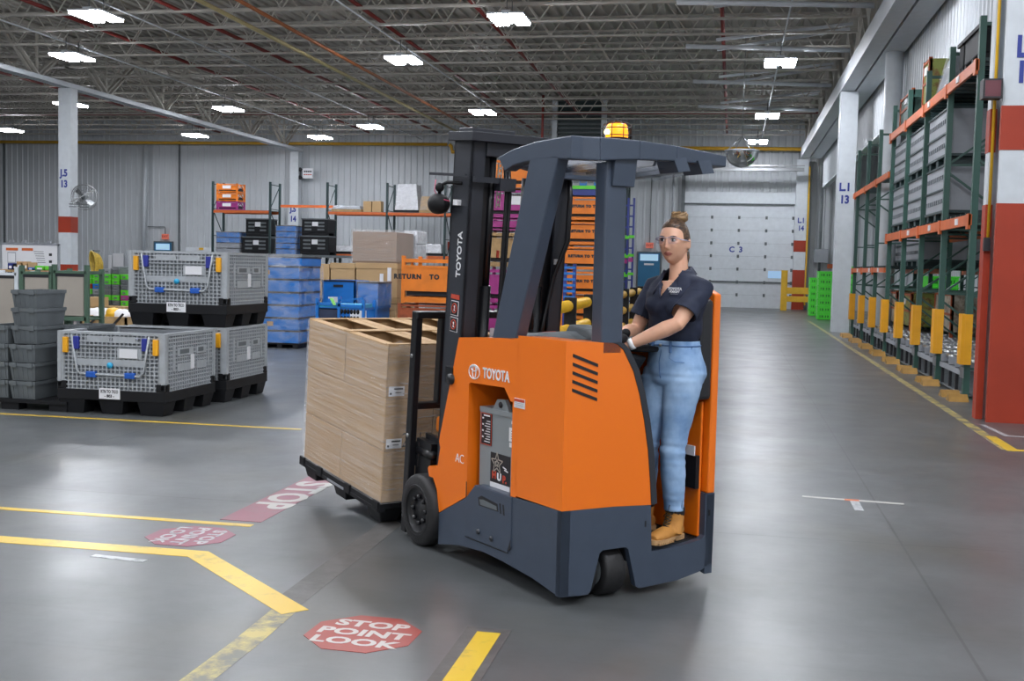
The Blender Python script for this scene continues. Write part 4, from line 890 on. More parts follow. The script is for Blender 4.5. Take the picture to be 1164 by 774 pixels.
for k in (0, 1): steel_rack('rusty orange steel rack under the lettered one, %s' % ('bottom', 'middle')[k], (at(457, 300, Yg).x+at(519, 300, Yg).x)/2, Yg, k*h2, at(521, 300, Yg).x-at(456, 300, Yg).x, 1.2, h2-.004, M['rust'], None)
# tall orange stack behind the overhead guard
Yh = 24.
lv = []; ytop = 222; zt_ = at(665, ytop, Yh).z; n = 6
for k in range(n):
    hz_ = zt_/n; x0, x1 = at(640, 300, Yh).x, at(689, 300, Yh).x
    steel_rack('orange steel rack in the tall stack behind the truck, %s' % ('lowest', 'second from the floor', 'third from the floor', 'fourth from the floor', 'second from the top', 'topmost, lettered')[k], (x0+x1)/2, Yh, k*hz_, x1-x0, 1.3, hz_-.004, M['oorange'], 'RETURN TO TICO' if k > 1 else None)
    steel_rack('narrow orange steel rack beside the tall stack, %s' % ('lowest', 'second from the floor', 'third from the floor', 'fourth from the floor', 'second from the top', 'topmost')[k], at(623, 300, Yh).x, Yh+.5, k*hz_*.96, at(636, 300, Yh).x-at(610, 300, Yh).x, 1.3, hz_*.96-.004, M['oorange'], None, 'narrow orange racks')
bx = (at(640, 300, Yh).x+at(689, 300, Yh).x)/2; bw = at(689, 300, Yh).x-at(640, 300, Yh).x
o = thing('blue_rack_tray', 'dark blue tray with a lime stripe on top of the orange stack', 'tray', (bx, Yh, zt_)); MB().box(-bw/2, bw/2, 0, 1.2, 0, .2).build('tray_body', M['navy'], o); MB().box(-bw/2, bw/2, -.02, 0, .13, .2).build('lime_stripe', M['lime'], o)
zz2 = at(665, 197, Yh).z
for k in range(6):
    o = thing('parts_basket', 'parts basket in the top row on the orange stack, %s from the left' % ('first', 'second', 'third', 'fourth', 'fifth', 'sixth')[k], 'basket', (bx-bw/2+bw*(k+.5)/6, Yh, zt_+.202), group='parts baskets above the orange stack')
    MB().box(-bw/12+.005, bw/12-.005, 0, 1.0, 0, zz2-zt_-.25).build('basket_body', M['grey' if k % 2 else 'blue'], o); MB().box(-bw/16, bw/16, -.01, 0, .05, zz2-zt_-.32).build('basket_face', M['dgrey'], o)
# purple and orange stack seen through the mast
Yi = 24.6
cols_ = [(345, 400, 'magenta', 'purple'), (304, 344, 'magenta', 'film filled purple'), (262, 303, 'wood', 'pale timber filled'), (248, 261, 'magenta', 'flat purple'), (214, 247, 'magenta', 'deep purple'), (180, 213, 'oorange', 'orange')]
x0, x1 = at(548, 300, Yi).x, at(601, 300, Yi).x
floor_z = 0; tops = [at(575, c[0], Yi).z for c in cols_]; prev = 0
for k, (c, t) in enumerate(zip(cols_, tops)):
    o = steel_rack('%s steel rack in the stack seen through the mast, %s' % (c[3], ('lowest', 'second from the floor', 'third from the floor', 'fourth from the floor', 'second from the top', 'topmost')[k]), (x0+x1)/2, Yi, prev, x1-x0, 1.3, t-prev-.004, M[c[2]], None, 'purple and orange racks')
    if k in (1, 4): MB().box(0, (x1-x0)/2-.05, -.055, -.047, (t-prev)*.45, (t-prev)*.8).build('film_patch', M['label'], o)
    prev = t
# blue slender racks farther back
for k, (px, Y_) in enumerate(((704, 27), (711.5, 28.5), (718, 30))):
    p = at(px, 225 if k else 200, Y_); o = thing('blue_post_rack', 'slender blue steel post rack with lime clamps behind the guard rail, %s' % ('nearest', 'middle', 'farthest')[k], 'steel rack', (p.x, Y_, 0), group='blue post racks')
    mb = MB()
    for dx in (-.07, .07): mb.box(dx-.025, dx+.025, -.03, .03, 0, p.z)
    for q in range(12): mb.box(-.09, .09, -.02, .02, .2+q*p.z/12.5, .24+q*p.z/12.5)
    mb.build('post', M['navy'], o); mb = MB()
    for q in (.42, .56, .7): mb.box(-.14, .1, -.05, .05, p.z*q, p.z*q+.07)
    mb.build('lime_clamp', M['lime'], o); MB().box(-.12, .08, -.055, .05, p.z*.52, p.z*.55).build('purple_clamp', M['magenta'], o)
p = at(648, 300, 23.2); o = thing('blue_hanger', 'short blue slotted post leaning before the orange stack', 'post', (p.x, 23.2, 0)); zt3 = at(648, 300, 23.2).z
MB().box(-.13, -.06, -.02, .04, 0, zt3).box(.06, .13, -.02, .04, 0, zt3).build('post', M['navy'], o); mb = MB()
for q in range(7): mb.box(-.12, .12, -.03, .0, zt3-.1-q*.12, zt3-.05-q*.12)
mb.build('rung', M['blue'], o)
# yellow guard rail along the stacks
GX = -2.2; ys_ = [13.6, 15.6, 17.7, 19.7, 21.8, 23.8, 25.9, 27.9, 30.]
gr = thing('guard_rail', 'yellow tubular guard rail with black posts behind the truck', 'guard rail', (GX, 0, 0))
for y in ys_: MB().box(-.05, .11, y-.06, y+.06, 0, 1.2).box(-.1, .16, y-.12, y+.12, 0, .02).build('post', M['black'], gr, bevel=.008)
for z in (1.08, .75, .42): MB().tube([(-.0, 13.5, z), (-.0, 30.1, z)], .08, 14).build('rail', M['yellow'], gr)
o = thing('work_bench', 'low brown bench at the end of the yellow guard rail', 'bench', (-1.1, 26, 0)); MB().box(-.9, .5, 0, 1.5, .95, 1.05).build('bench_top', M['wood'], o); mb = MB()
for x in (-.8, .4):
    for y in (.1, 1.4): mb.box(x-.04, x+.04, y-.04, y+.04, 0, .95)
mb.build_each('bench_leg', M['dkgreen'], o); MB().box(-.85, .45, .02, 1.45, .55, .93).build('bench_drawers', M['dkgreen'], o)
# hanging dome mirror
p = at(843, 180, 33); mr = thing('dome_mirror', 'half dome safety mirror hanging over the aisle', 'mirror', (p.x, 33, p.z+.0))
mb = MB(); prof = [(.47*sin(R(a)), .2-.46*cos(R(a))) for a in range(2, 91, 8)]
mb.lathe(prof, seg=32); mb.build('mirror_dome', mat('mirror', '#dfe2e2', .04, 1., var=0), mr); MB().lathe([(.46, .18), (.49, .18), (.49, .22), (.46, .22)], seg=32).build('mirror_rim', M['grey'], mr)
mb = MB()
for k in range(4): mb.cyl((.46*cos(k*pi/2+.5), .46*sin(k*pi/2+.5), .2), (0, 0, .62), .014, 6)
mb.cyl((0, 0, .6), (0, 0, 8.3-p.z), .012, 6); mb.build('hanging_chain', M['steel'], mr)
# ------------------------------------------------------------------ racks along the aisle on the right
FX = 3.07; UY = [15.87, 17.95, 20.0, 22.0, 24.0, 26.1, 28.25, 30.4]
on = ['nearest', 'second', 'third', 'fourth', 'fifth', 'sixth', 'seventh', 'farthest']
M['holes'] = mat('slot_dark', '#10201e', .6, var=0)
DEP = 4.1
def upright(y, H, lb, src=None):
    if src: return dup(src, lb, (FX, y, 0))
    u = thing('rack_upright', lb, 'rack upright', (FX, y, 0), group='green uprights along the aisle')
    for x in (0, 1.15, 2.6, 3.75):
        MB().box(x-.04, x+.04, -.045, .045, .012, H).build('post', M['greenslot'], u)
        MB().box(x-.08, x+.08, -.09, .09, 0, .012).build('base_plate', M['green'], u)
    z = .4; s = 0
    while z < H-.8:
        for x in (0, 2.6): MB().bar((x+(0 if s else 1.15), 0, z), (x+(1.15 if s else 0), 0, z+.85), .045, .03).build('diagonal_brace', M['green'], u); MB().bar((x, 0, z), (x+1.15, 0, z), .045, .03).build('cross_brace', M['green'], u)
        z += .95; s ^= 1
    for x in (0, 2.6): MB().bar((x, 0, H-.1), (x+1.15, 0, H-.1), .045).build('cross_brace', M['green'], u)
    return u
ua = ub = None
for k, y in enumerate(UY):
    H = 4.97 if k < 5 else 4.75
    lb = 'green slotted rack upright beside the aisle, %s of eight' % (on[k])
    if k < 5: u = upright(y, H, lb, ua); ua = ua or u
    else: u = upright(y, H, lb, ub); ub = ub or u
for y, n in ((31.9, 'first'), (32.2, 'second')):
    pass
g0 = None
for k, y in enumerate(UY):
    lb = 'yellow post guard around the foot of the %s green upright' % on[k]
    if g0 is None:
        g0 = thing('post_guard', lb, 'post guard', (FX-.05, y, 0), group='yellow post guards')
        mb = MB()
        for a, b in ((-.11, -.045), (-.03, .03), (.045, .11)): mb.box(-.055, .0, a, b, .46, 1.12)
        mb.m(1).box(-.01, .0, -.1, .1, .465, 1.115).m(0).box(-.01, .08, -.115, -.09, .46, 1.12).box(-.01, .08, .09, .115, .46, 1.12); mb.build('guard_shell', [M['yellowp'], M['rust']], g0)  # dark backing between the lobes puts the groove shade into the colour
        MB().box(-.012, -.002, -.12, .12, .28, .42).build('guard_plate', M['steel'], g0)
    else: dup(g0, lb, (FX-.05, y, 0))
w0 = None; M['wedge'] = mat('wedge_yellow', '#a07a3c', .5, var=.3)
for k, y in enumerate(UY):
    for s, side in ((-1, 'near'), (1, 'far')):
        lb = 'yellow floor wedge at the %s side of the %s green upright' % (side, on[k])
        if w0 is None: w0 = tag(MB().prism([(-.11, -.14, 0), (.13, -.14, 0), (.13, .14, 0), (-.11, .14, 0)], [(-.11, -.006, .09), (.13, -.006, .09), (.13, .006, .09), (-.11, .006, .09)]).build('floor_wedge', M['wedge'], loc=(FX-.16, y-.02+s*.27, 0)), lb, 'wedge', 'yellow floor wedges')
        else: c = w0.copy(); COL.objects.link(c); c.location = (FX-.16, y-.02+s*.27, 0); c['label'] = lb
def level(y0, y1, z, lb, h=.11, labs=()):
    o = thing('rack_level', lb, 'rack shelf', (FX, 0, 0))
    for x in (0, 1.15, 2.6, 3.75): MB().box(x-.075 if x == 0 else x-.025, x-.035 if x == 0 else x+.025, y0, y1, z-h/2, z+h/2).build('beam', M['rorange'], o)
    mb = MB(); n = int((y1-y0)/.35)
    for i in range(n): yy = y0+.1+i*.35; mb.box(-.03, 3.8, yy, yy+.05, z+h/2, z+h/2+.04)
    mb.build('support_rail', M['dkgreen'], o)
    for yy in UY:
        if y0-.1 < yy < y1+.1: MB().box(-.085, -.05, yy-.07, yy+.07, z-h/2-.05, z+h/2+.01).build('beam_clip', M['rorange'], o)
    for yy in labs: MB().box(-.09, -.075, yy-.09, yy+.09, z-.04, z+.045).build('bin_label', M['label'], o)
    return o
Z1, Z2 = 2.35, 4.34
level(15.8, 24.05, Z1, 'orange lower beam level of the near right rack', .14, (16.6, 18.8, 21)); level(15.8, 24.05, Z2, 'orange upper beam level of the near right rack', .14, (17, 19.4))
level(24.1, 30.5, 1.71, 'orange lower beam level of the far right rack', .1, (25, 26.6, 29)); level(24.1, 30.9, 3.62, 'orange upper beam level of the far right rack', .12)
tag(MB().box(FX-.0, FX+3.8, 15.9, 30.3, .03, .05).build('catch_tray', M['dgrey']), 'grey tray on the floor under the roller lanes', 'tray')
# roller lanes on the bottom level
l0 = None
for k in range(7):
    y0, y1 = UY[k]+.06, UY[k+1]-.06; lb = 'bottom roller conveyor lane between the %s and %s green uprights' % (on[k], on[k+1])
    if l0 is None:
        l0 = thing('roller_lane', lb, 'roller conveyor', (FX, y0, 0), group='bottom roller lanes'); Ln = y1-y0
        mb = MB()
        for yy in (.12, .72, 1.2, 1.8): mb.box(.0, 3.7, yy-.02, yy+.02, .36, .47)
        for xx in (.02, .9, 1.8, 2.7, 3.6): mb.box(xx-.02, xx+.02, .05, Ln-.05, .28, .35)
        mb.build('lane_frame', M['grey'], l0)
        mb = MB()
        for i in range(34):
            for a, b in ((.15, .69), (1.23, 1.77)): mb.cyl((.08+i*.108, a, .455), (.08+i*.108, b, .455), .032, 7)
        mb.build('roller', M['steel'], l0)
        mb = MB()
        for xx in (.03, 1.8, 3.6):
            for yy in (.12, .72, 1.2, 1.8): mb.box(xx-.02, xx+.02, yy-.02, yy+.02, .05, .36)
        mb.build_each('lane_leg', M['ink'], l0)
    else: dup(l0, lb, (FX, y0, 0))
# large grey folding containers on the first beam level
def louver_box(label, src=None, loc=None, group='grey containers on the right rack'):
    if src: return dup(src, label, loc)
    W_, D_, H_ = 1.75, 1.25, .82
    o = thing('rack_container', label, 'container', loc, group=group)
    MB().box(0, D_, -W_/2, W_/2, .12, H_).build('container_body', M['grey'], o, bevel=.012)
    mb = MB().box(-.02, D_+.02, -W_/2-.01, W_/2+.01, .10, .14).box(-.02, D_+.02, -W_/2-.01, W_/2+.01, H_-.02, H_+.01).box(-.02, .0, -W_/2, W_/2, .44, .47)
    for a in (-W_/2+.1, -.1, W_/2-.3): mb.box(.0, D_, a, a+.2, 0, .1)
    mb.build('container_frame', M['dkgreen'], o)
    mb = MB()
    for r_, zz_ in enumerate((.2, .56)):
        for i in range(11):
            yy = -W_/2+.14+i*.145; mb.prism([(-.012, yy, zz_+.05), (-.012, yy+.05, zz_+.05), (-.012, yy+.05, zz_+.12), (-.012, yy+.02, zz_+.12)], [(.001, yy, zz_+.05), (.001, yy+.05, zz_+.05), (.001, yy+.05, zz_+.12), (.001, yy+.02, zz_+.12)])
    mb.build('slot_row', M['dgrey'], o)
    return o
src = None
for k in range(4):
    ym = (UY[k]+UY[k+1])/2
    for lv_ in range(2):
        lb = 'grey container on the near right rack, %s layer, %s bay' % (('lower', 'upper')[lv_], ('nearest', 'second', 'third', 'fourth')[k])
        if k == 0: pass
        o = louver_box(lb, src, (FX+.0+(1.0 if k == 0 else .02), ym, Z1+.112+lv_*.84)); src = src or o
for k in range(4, 7):
    ym = (UY[k]+UY[k+1])/2
    for lv_ in range(2):
        if k == 6 and lv_ == 1: continue
        louver_box('grey container on the far right rack, %s layer, %s bay from the column' % (('lower', 'upper')[lv_], ('third', 'second', 'first')[k-4]), src, (FX+.6, ym, 1.71+.092+lv_*.84))
# folded trays under the upper beam
for k in range(3):
    ym = (UY[k]+UY[k+1])/2
    o = thing('folded_container', 'flat stack of folded grey containers under the upper beam, %s bay' % ('nearest', 'second', 'third')[k], 'folded containers', (FX+(1.4 if k else 2.4), ym, Z2-.46 if k else Z2-.3)); mb = MB()
    for i in range(3 if k else 2): mb.box(0, 1.3, -.85, .85, i*.09, i*.09+.075)
    mb.build('folded_sheets', M['dgrey'], o, bevel=.006); MB().box(0, 1.3, -.88, .88, -.05, 0).build('support_frame', M['green'], o)
# goods on top of the upper beam
def black_bin(label, y, w, x=FX+.05, h=.42, z=Z2+.11):
    o = thing('black_bin', label, 'bin', (x, y, z), group='black bins on the top right level')
    mb = MB().box(.0, 1.1, -w/2, w/2, .12, h)
    mb.build('bin_body', M['black'], o, bevel=.02); MB().box(-.03, 1.12, -w/2-.03, w/2+.03, h-.05, h).build('bin_rim', M['black'], o)
    mb = MB()
    for i in range(3): mb.box(.0, 1.1, -w/2+.02+i*(w-.14)/2, -w/2+.12+i*(w-.14)/2, 0, .12)
    mb.build('bin_foot', M['black'], o); return o
black_bin('large black plastic bin on the top level nearest the red column', 16.75, 1.1, h=.5)
black_bin('smaller black bin behind the large one on the top right level', 17.55, .3, h=.5)
o = thing('carton_piece', 'small brown box beside the black bins on the top right level', 'box', (FX+.1, 17.78, Z2+.11)); MB().box(0, .5, -.04, .12, 0, .55).build('carton_body', mat('box_red_brown', '#7d3a22', .6), o, bevel=.01); MB().box(-.005, 0, -.03, .1, .2, .4).build('paper_label', M['label'], o)
o = thing('wrapped_bundle', 'film wrapped black bundle on the top right level', 'wrapped load', (FX+.1, 19.3, Z2+.11)); mb = MB(); mb.prism([(0, -.45, .12), (.9, -.45, .12), (.9, .5, .12), (0, .5, .12)], [(.1, -.35, .62), (.8, -.35, .62), (.8, .25, .6), (.1, .25, .6)]); mb.build('goods', M['dgrey'], o, bevel=.03)
mb = MB()
for i in range(3): mb.box(0, .9, -.45+i*.35, -.3+i*.35, 0, .12)
mb.build('pallet_foot', M['black'], o); mb = MB(); mb.prism([(-.02, -.47, .1), (.92, -.47, .1), (.92, .52, .1), (-.02, .52, .1)], [(.08, -.37, .65), (.82, -.37, .65), (.82, .27, .63), (.08, .27, .63)]); mb.build('film_cover', M['filmm'], o)
M['ogreen'] = worn('rusty_green', '#77803a', '#6a4a22', .6, 9, .42, .52)
def rust_bin(label, y0, y1, z, h, x=FX+.05, m='ogreen', d=1.0):
    o = thing('steel_bin', label, 'steel bin', (x, (y0+y1)/2, z)); w = y1-y0
    MB().box(0, .02, -w/2, w/2, .08, h).box(d-.02, d, -w/2, w/2, .08, h).box(0, d, -w/2, -w/2+.02, .08, h).box(0, d, w/2-.02, w/2, .08, h).box(0, d, -w/2, w/2, .08, .1).build('bin_walls', M[m], o)
    mb = MB()
    for yy in (-w/2, w/2-.05): mb.box(-.02, .04, yy, yy+.05, 0, h+.03).box(d-.04, d+.02, yy, yy+.05, 0, h+.03)
    mb.box(-.02, .03, -w/2, w/2, h-.04, h).box(-.02, .03, -w/2, w/2, h*.5, h*.5+.04); mb.build('bin_frame', M['rust'], o)
    MB().box(-.025, -.0, -.12, .12, h*.7, h*.87).build('paper_label', M['label'], o); return o
rust_bin('rusty green steel bin on the top right level between two uprights', 20.3, 20.9, Z2+.11, .78)
rust_bin('pale green steel bin with wire front, farther on the top right level', 22.1, 23.6, Z2+.11, .55, m='greenpale' if 'greenpale' in M else 'green')
# tan and green steel bins on the roller lanes
M['dirty'] = worn('dirty_steel', '#a7a091', '#6b5a48', .5, 5, .4, .56)
for i, (y0, y1, m_, x_, h_, lb) in enumerate([(22.1, 23.85, 'dirty', .9, .8, 'dirty tan steel bin on the roller lanes behind the fifth upright'), (24.2, 25.9, 'ogreen', .5, .75, 'weathered green steel bin on the roller lanes past the fifth upright'), (26.3, 28.1, 'dirty', .5, .75, 'dirty tan steel bin far down the roller lanes'), (28.4, 30.2, 'ogreen', .5, .75, 'green steel bin at the far end of the roller lanes'), (20.2, 21.8, 'dirty', 2.1, .8, 'dirty tan steel bin deep in the rack, near the third upright'), (18.2, 19.8, 'dirty', 2.3, .8, 'dirty tan steel bin deep in the rack, near the second upright'), (16.1, 17.7, 'dirty', 2.5, .8, 'dirty tan steel bin deep in the rack beside the red column')]): rust_bin(lb, y0, y1, .49, h_, FX+x_, m_)
# lime crates
def lime_stack(x, y, n, w, h, where, d=.9):
    first = None
    for k in range(n):
        lb = 'lime green plastic crate %s, layer %d from the floor' % (where, k+1)
        lb = 'lime crate %s, %s' % (where, ['lowest', 'second from the floor', 'third from the floor', 'fourth from the floor', 'fifth from the floor', 'sixth from the floor', 'seventh from the floor', 'eighth from the floor'][k])
        if first is None:
            first = thing('lime_crate', lb, 'crate', (x, y, .02+k*h), group='lime green crates')
            mb = MB().box(-w/2+.02, w/2-.02, .02, d-.02, 0, h*.9).box(-w/2, w/2, 0, d, h*.84, h-.004)
            for i in range(7): mb.box(-w/2+.03+i*(w-.1)/6, -w/2+.06+i*(w-.1)/6, .0, .03, .01, h*.86)
            mb.build('crate_body', M['limeb'], first); mb = MB()
            for i in range(3): mb.box(-w*.36+i*w*.27, -w*.18+i*w*.27, .014, .02, h*.3, h*.62)
            mb.build('hand_slot', M['limed'], first)
        else: dup(first, lb, (x, y, .02+k*h))
M['limeb'] = mat('lime_crate', '#4fd63a', .4, var=.1); M['limed'] = mat('lime_dark', '#1f7a1c', .5, var=.1)
a = at(926, 360, 44.5); lime_stack(a.x+.08, 44.5, 6, .62, .24, 'in the left stack by the yellow barrier'); a = at(938, 364, 41); lime_stack(a.x+.05, 41, 7, .68, .24, 'in the nearer stack beside the far column'); lime_stack(a.x+1.0, 44.6, 7, .7, .27, 'in the rear stack beside the far column')
for i, (x, y) in enumerate(((8.1, 27), (8.1, 30), (8.1, 24), (7.9, 34), (8.1, 21.5), (6.2, 36))): lime_stack(x, y, 5, .9, .32, 'by the right wall behind the racks, %s stack' % ('third', 'fourth', 'second', 'fifth', 'nearest', 'sixth')[i], 1.6)
# yellow steel barrier by the overhead door
b = thing('door_barrier', 'yellow steel barrier post and rails beside the overhead door', 'barrier', (2.2, 50.4, 0))
MB().box(-.13, .13, -.13, .13, 0, 1.72).build('post', M['yellow'], b, bevel=.01); MB().box(1.1, 1.3, -.1, .1, 0, .95).build('post', M['yellow'], b, bevel=.01)
MB().box(.1, 1.3, -.08, .0, .72, 1.0).box(.1, 1.3, -.08, .0, .38, .62).build('rail', M['yellow'], b, bevel=.01)
tag(MB().box(4.1, 4.35, 52.3, 52.4, 1.85, 2.05).build('orange_sign', M['rorange']), 'small orange square sign on the wall beside the far column', 'sign')
# ------------------------------------------------------------------ stand-up lift truck; local frame: s forward, t across (away from camera), z up
TC, TA = Vector((-.744, 5.238, 0)), R(133.2)
FL = Matrix.Diagonal((1, -1, 1, 1))
truck = thing('lift_truck', 'orange and slate stand-up electric lift truck carrying a wrapped load', 'forklift', tuple(TC), TA)
TM = Matrix.Translation(TC) @ Matrix.Rotation(TA, 4, 'Z')
def TB(): return MB(FL)
TXT = lambda s, t, z: frame((s, -t, z), (-1, 0, 0), (0, 0, 1))
# --- chassis
low = [(1.187, .05), (.95, .10), (.7, .118), (.52, .111), (.235, .095), (.0, .055), (.0, .464), (.427, .452), (.427, .452), (.51, .455), (.79, .44), (.885, .365), (1.185, .225)]
low = [(1.187, .05), (.95, .095), (.7, .115), (.52, .11), (.235, .09), (.0, .055), (0, .464), (.427, .454), (.427, .454), (.78, .454), (.885, .368), (1.185, .225)]
low = [p for i, p in enumerate(low) if p not in low[:i]]
mb = TB(); mb.py([(s, z) for s, z in low], 0, .05)
mb.py([(s, z) for s, z in low], .9, .95)
mb.box(.42, 1.18, .05, .9, .1, .36)
mb.box(.42, .46, .05, .9, .1, 1.2)
# rear skirt with wheel notch and step opening, gently bowed in plan
rp = [(0, .055), (.163, .046), (.18, .06), (.228, .238), (.245, .252), (.385, .252), (.402, .24), (.455, .05), (.48, .036), (.72, .045), (.86, .07), (.95, .108), (.953, .47), (.893, .47), (.893, .255), (.87, .236), (.72, .218), (.548, .212), (.536, .445), (.30, .458), (0, .464)]
mb.px(rp, 0, .035)
mb.px([(.893, .1), (.953, .1), (.953, .47), (.893, .47)], .035, .5)
mb.build('chassis', M['slate'], truck)
# side cover below the battery
mb = TB(); mb.py([(.885, .16), (.885, .365), (.79, .452), (.43, .452), (.43, .20), (.46, .165)], -.006, .01)
cv = mb.build('side_cover', M['slate'], truck, bevel=.003)
mb = TB(); mb.py([(.745, .352), (.755, .392), (.72, .408), (.56, .394), (.55, .355)], -.0065, -.0055); mb.py([(.535, .35), (.545, .40), (.53, .402), (.52, .35)], -.0065, -.0055); mb.py([(.505, .348), (.515, .4), (.50, .401), (.49, .347)], -.0065, -.0055)
mb.py([(.46, .175), (.43, .185), (.43, .24)], -.0065, -.0055); mb.build('handle_recess', M['ink'], cv)
mb = TB(); mb.py([(.73, .358), (.74, .385), (.70, .39), (.57, .38), (.565, .36)], -.007, -.0062); mb.build('handle_liner', M['dgrey'], cv)
for s, z in ((.743, .214), (.61, .205)): TB().cyl((s, -.014, z), (s, 0, z), .014, 12).build('cover_bolt', M['slated'], cv)
mb = TB(); mb.py([(.892, .155), (.892, .452), (.885, .452), (.885, .155)], -.001, .001).py([(.885, .16), (.46, .165), (.46, .158), (.885, .153)], -.001, .001); mb.build('cover_gap', M['ink'], truck)
# --- orange upper body
A = [(.885, .372), (.885, 1.222), (1.0, 1.215), (1.19, .66), (1.2, .625), (1.185, .59), (1.21, .49), (1.225, .475), (1.31, .47), (1.325, .455), (1.31, .41), (1.26, .41), (1.215, .35), (1.185, .228)]
mb = TB(); mb.py(A, 0, .12).py(A, .84, .95); mb.py([(.885, .372), (.885, 1.222), (1.0, 1.215), (1.17, .7), (1.17, .372)], .12, .84)
mb.py([(.449, .976), (.449, 1.247), (.885, 1.222), (.885, .976), (.87, .985), (.53, .992)][::-1], 0, .95)
mb.py([(.40, .456), (.449, .454), (.449, 1.247), (.40, 1.25)], 0, .95)
mb.py([(.449, .93), (.449, .98), (.53, .992), (.47, .93)], 0, .05)
rear = [(0, .464), (0, 1.262), (.27, 1.25), (.30, 1.243), (.335, 1.215), (.36, 1.175), (.40, 1.11), (.44, 1.0), (.475, .87), (.505, .72), (.525, .56), (.536, .446), (.30, .459)]
mb.px(rear, .0, .41)
o = mb.build('body_shell', M['orange'], truck)
# vents on the rear face
mb = TB()
for k in range(5):
    z = 1.197-k*.0405; mb.px([(.04, z+.006), (.04, z-.009), (.186, z-.06), (.186, z-.045)], -.003, .001)
mb.build('vent_slot', M['ink'], truck)
# dark trim that follows the hood's curve on the cab side
tr = rear[2:12]; out = [(t+.035, z+.004) for t, z in tr]
mb = TB(); mb.px(tr+out[::-1], -.004, .35); mb.build('cab_trim', M['slated'], truck)
# --- operator compartment
mb = TB(); mb.box(.035, .42, .54, .893, .12, .222); mb.build('platform', M['slated'], truck)
mb = TB(); mb.box(.036, .42, .55, .892, .223, .232)
for k in range(22): mb.box(.045, .42, .555+k*.0155, .563+k*.0155, .232, .237)
mb.build('floor_mat', M['rubber'], truck)
M['orangei'] = M['orange']
mb = TB(); mb.py([(0, .47), (.52, .47), (.52, 1.42), (.45, 1.48), (.05, 1.505), (0, 1.485)], .907, .953); mb.box(.036, .48, .878, .893, .24, .94); mb.box(.42, .45, .54, .9, .24, 1.0); mb.build('side_wall', M['orange'], truck, bevel=.012)
mb = TB(); mb.py([(-.005, .95), (.42, .95), (.42, 1.40), (.36, 1.455), (.05, 1.475), (-.005, 1.455)], .815, .905); mb.build('back_cushion', mat('cushion', '#1f2024', .38, var=.1), truck, bevel=.02)
mb = TB().box(.04, .17, .855, .88, .49, .66).m(1).box(.05, .165, .85, .856, .66, .71); mb.build('document_pouch', [M['black'], M['label']], truck)
# --- dash
mb = TB(); mb.prism([(.98, .15, 1.21), (.16, .2, 1.235), (.12, .62, 1.20), (.42, .84, 1.20), (.98, .84, 1.20)], [(.92, .2, 1.235), (.36, .24, 1.285), (.28, .6, 1.275), (.45, .8, 1.26), (.92, .8, 1.235)])
mb.build('dash', M['dgrey'], truck, bevel=.01)
mb = TB(); mb.prism([(.47, .3, 1.24), (.16, .30, 1.235), (.16, .44, 1.235), (.47, .44, 1.24)], [(.42, .31, 1.315), (.27, .31, 1.30), (.25, .43, 1.30), (.42, .43, 1.315)]); mb.build('display_pod', M['dgrey'], truck, bevel=.008)
mb = TB(); mb.prism([(.62, .24, 1.245), (.5, .24, 1.255), (.5, .3, 1.26), (.62, .3, 1.25)], [(.61, .25, 1.262), (.51, .25, 1.272), (.51, .29, 1.275), (.61, .29, 1.266)]); mb.build('red_button', M['inkr'], truck)
mb = TB(); mb.ball((.13, .37, 1.29), (.035, .035, .032), 14, 8).ball((.10, .40, 1.262), (.022, .04, .025), 12, 8).cyl((.15, .36, 1.23), (.13, .37, 1.28), .014, 10).m(1).ball((.16, .34, 1.318), (.012, .012, .008), 8, 6); mb.build('control_handle', [M['black'], M['steel']], truck)
mb = TB(); mb.prism([(.08, .42, 1.06), (.34, .44, 1.03), (.34, .52, 1.03), (.10, .50, 1.08)], [(.03, .40, 1.19), (.36, .40, 1.2), (.38, .58, 1.19), (.08, .56, 1.17)]); mb.build('arm_console', M['black'], truck, bevel=.02)
mb = TB(); mb.lathe([(.01, .0), (.095, .0), (.1, .012), (.095, .024), (.01, .03)], (.16, .56, 1.195), seg=28).cyl((.22, .52, 1.21), (.22, .52, 1.27), .018, 12).ball((.22, .52, 1.28), .024, 12, 8); mb.build('steering_wheel', M['black'], truck)
# --- battery
mb = TB(); mb.box(.44, .84, .05, .88, .36, .862); mb.py([(.72, .86), (.70, .885), (.675, .915), (.60, .92), (.575, .89), (.56, .86)], .05, .07); mb.box(.44, .84, .045, .05, .835, .862)
bat = mb.build('battery', mat('battery_grey', '#80878a', .5, var=.06), truck)
TB().cyl((.637, .044, .89), (.637, .05, .89), .016, 14).build('lift_eye', M['ink'], bat)
def sticker(name, s0, s1, z0, z1, t, m, par): return TB().box(s1, s0, t-.003, t, z0, z1).build(name, m, par)
st1 = sticker('warning_label', .825, .72, .665, .83, .05, M['ink'], bat)
mb = TB(); 
for a, b, c, d in ((.825, .72, .665, .668), (.825, .72, .827, .83), (.825, .822, .665, .83), (.723, .72, .665, .83)): mb.box(b, a, .0445, .0475, c, d)
mb.build('label_edge', M['inkr'], bat)
mb = TB().box(.74, .80, .0455, .0475, .815, .822)
for k in range(9): mb.box(.735, .79-.01*(k % 3), .0455, .0475, .68+k*.0135, .684+k*.0135)
for k in range(4): mb.box(.80, .815, .0455, .0475, .70+k*.033, .708+k*.033)
mb.build('label_print', M['label'], bat)
sticker('white_label', .53, .45, .855-.05, .82, .05, M['label'], bat); sticker('white_label', .55, .455, .715, .785, .05, M['label'], bat); sticker('white_label', .545, .455, .685, .708, .05, M['label'], bat)
mb = TB().box(.46, .51, .0465, .0472, .805, .812)
for k in range(4): mb.box(.465, .53, .0465, .0472, .728+k*.013, .731+k*.013)
mb.build('label_print', M['ink'], bat)
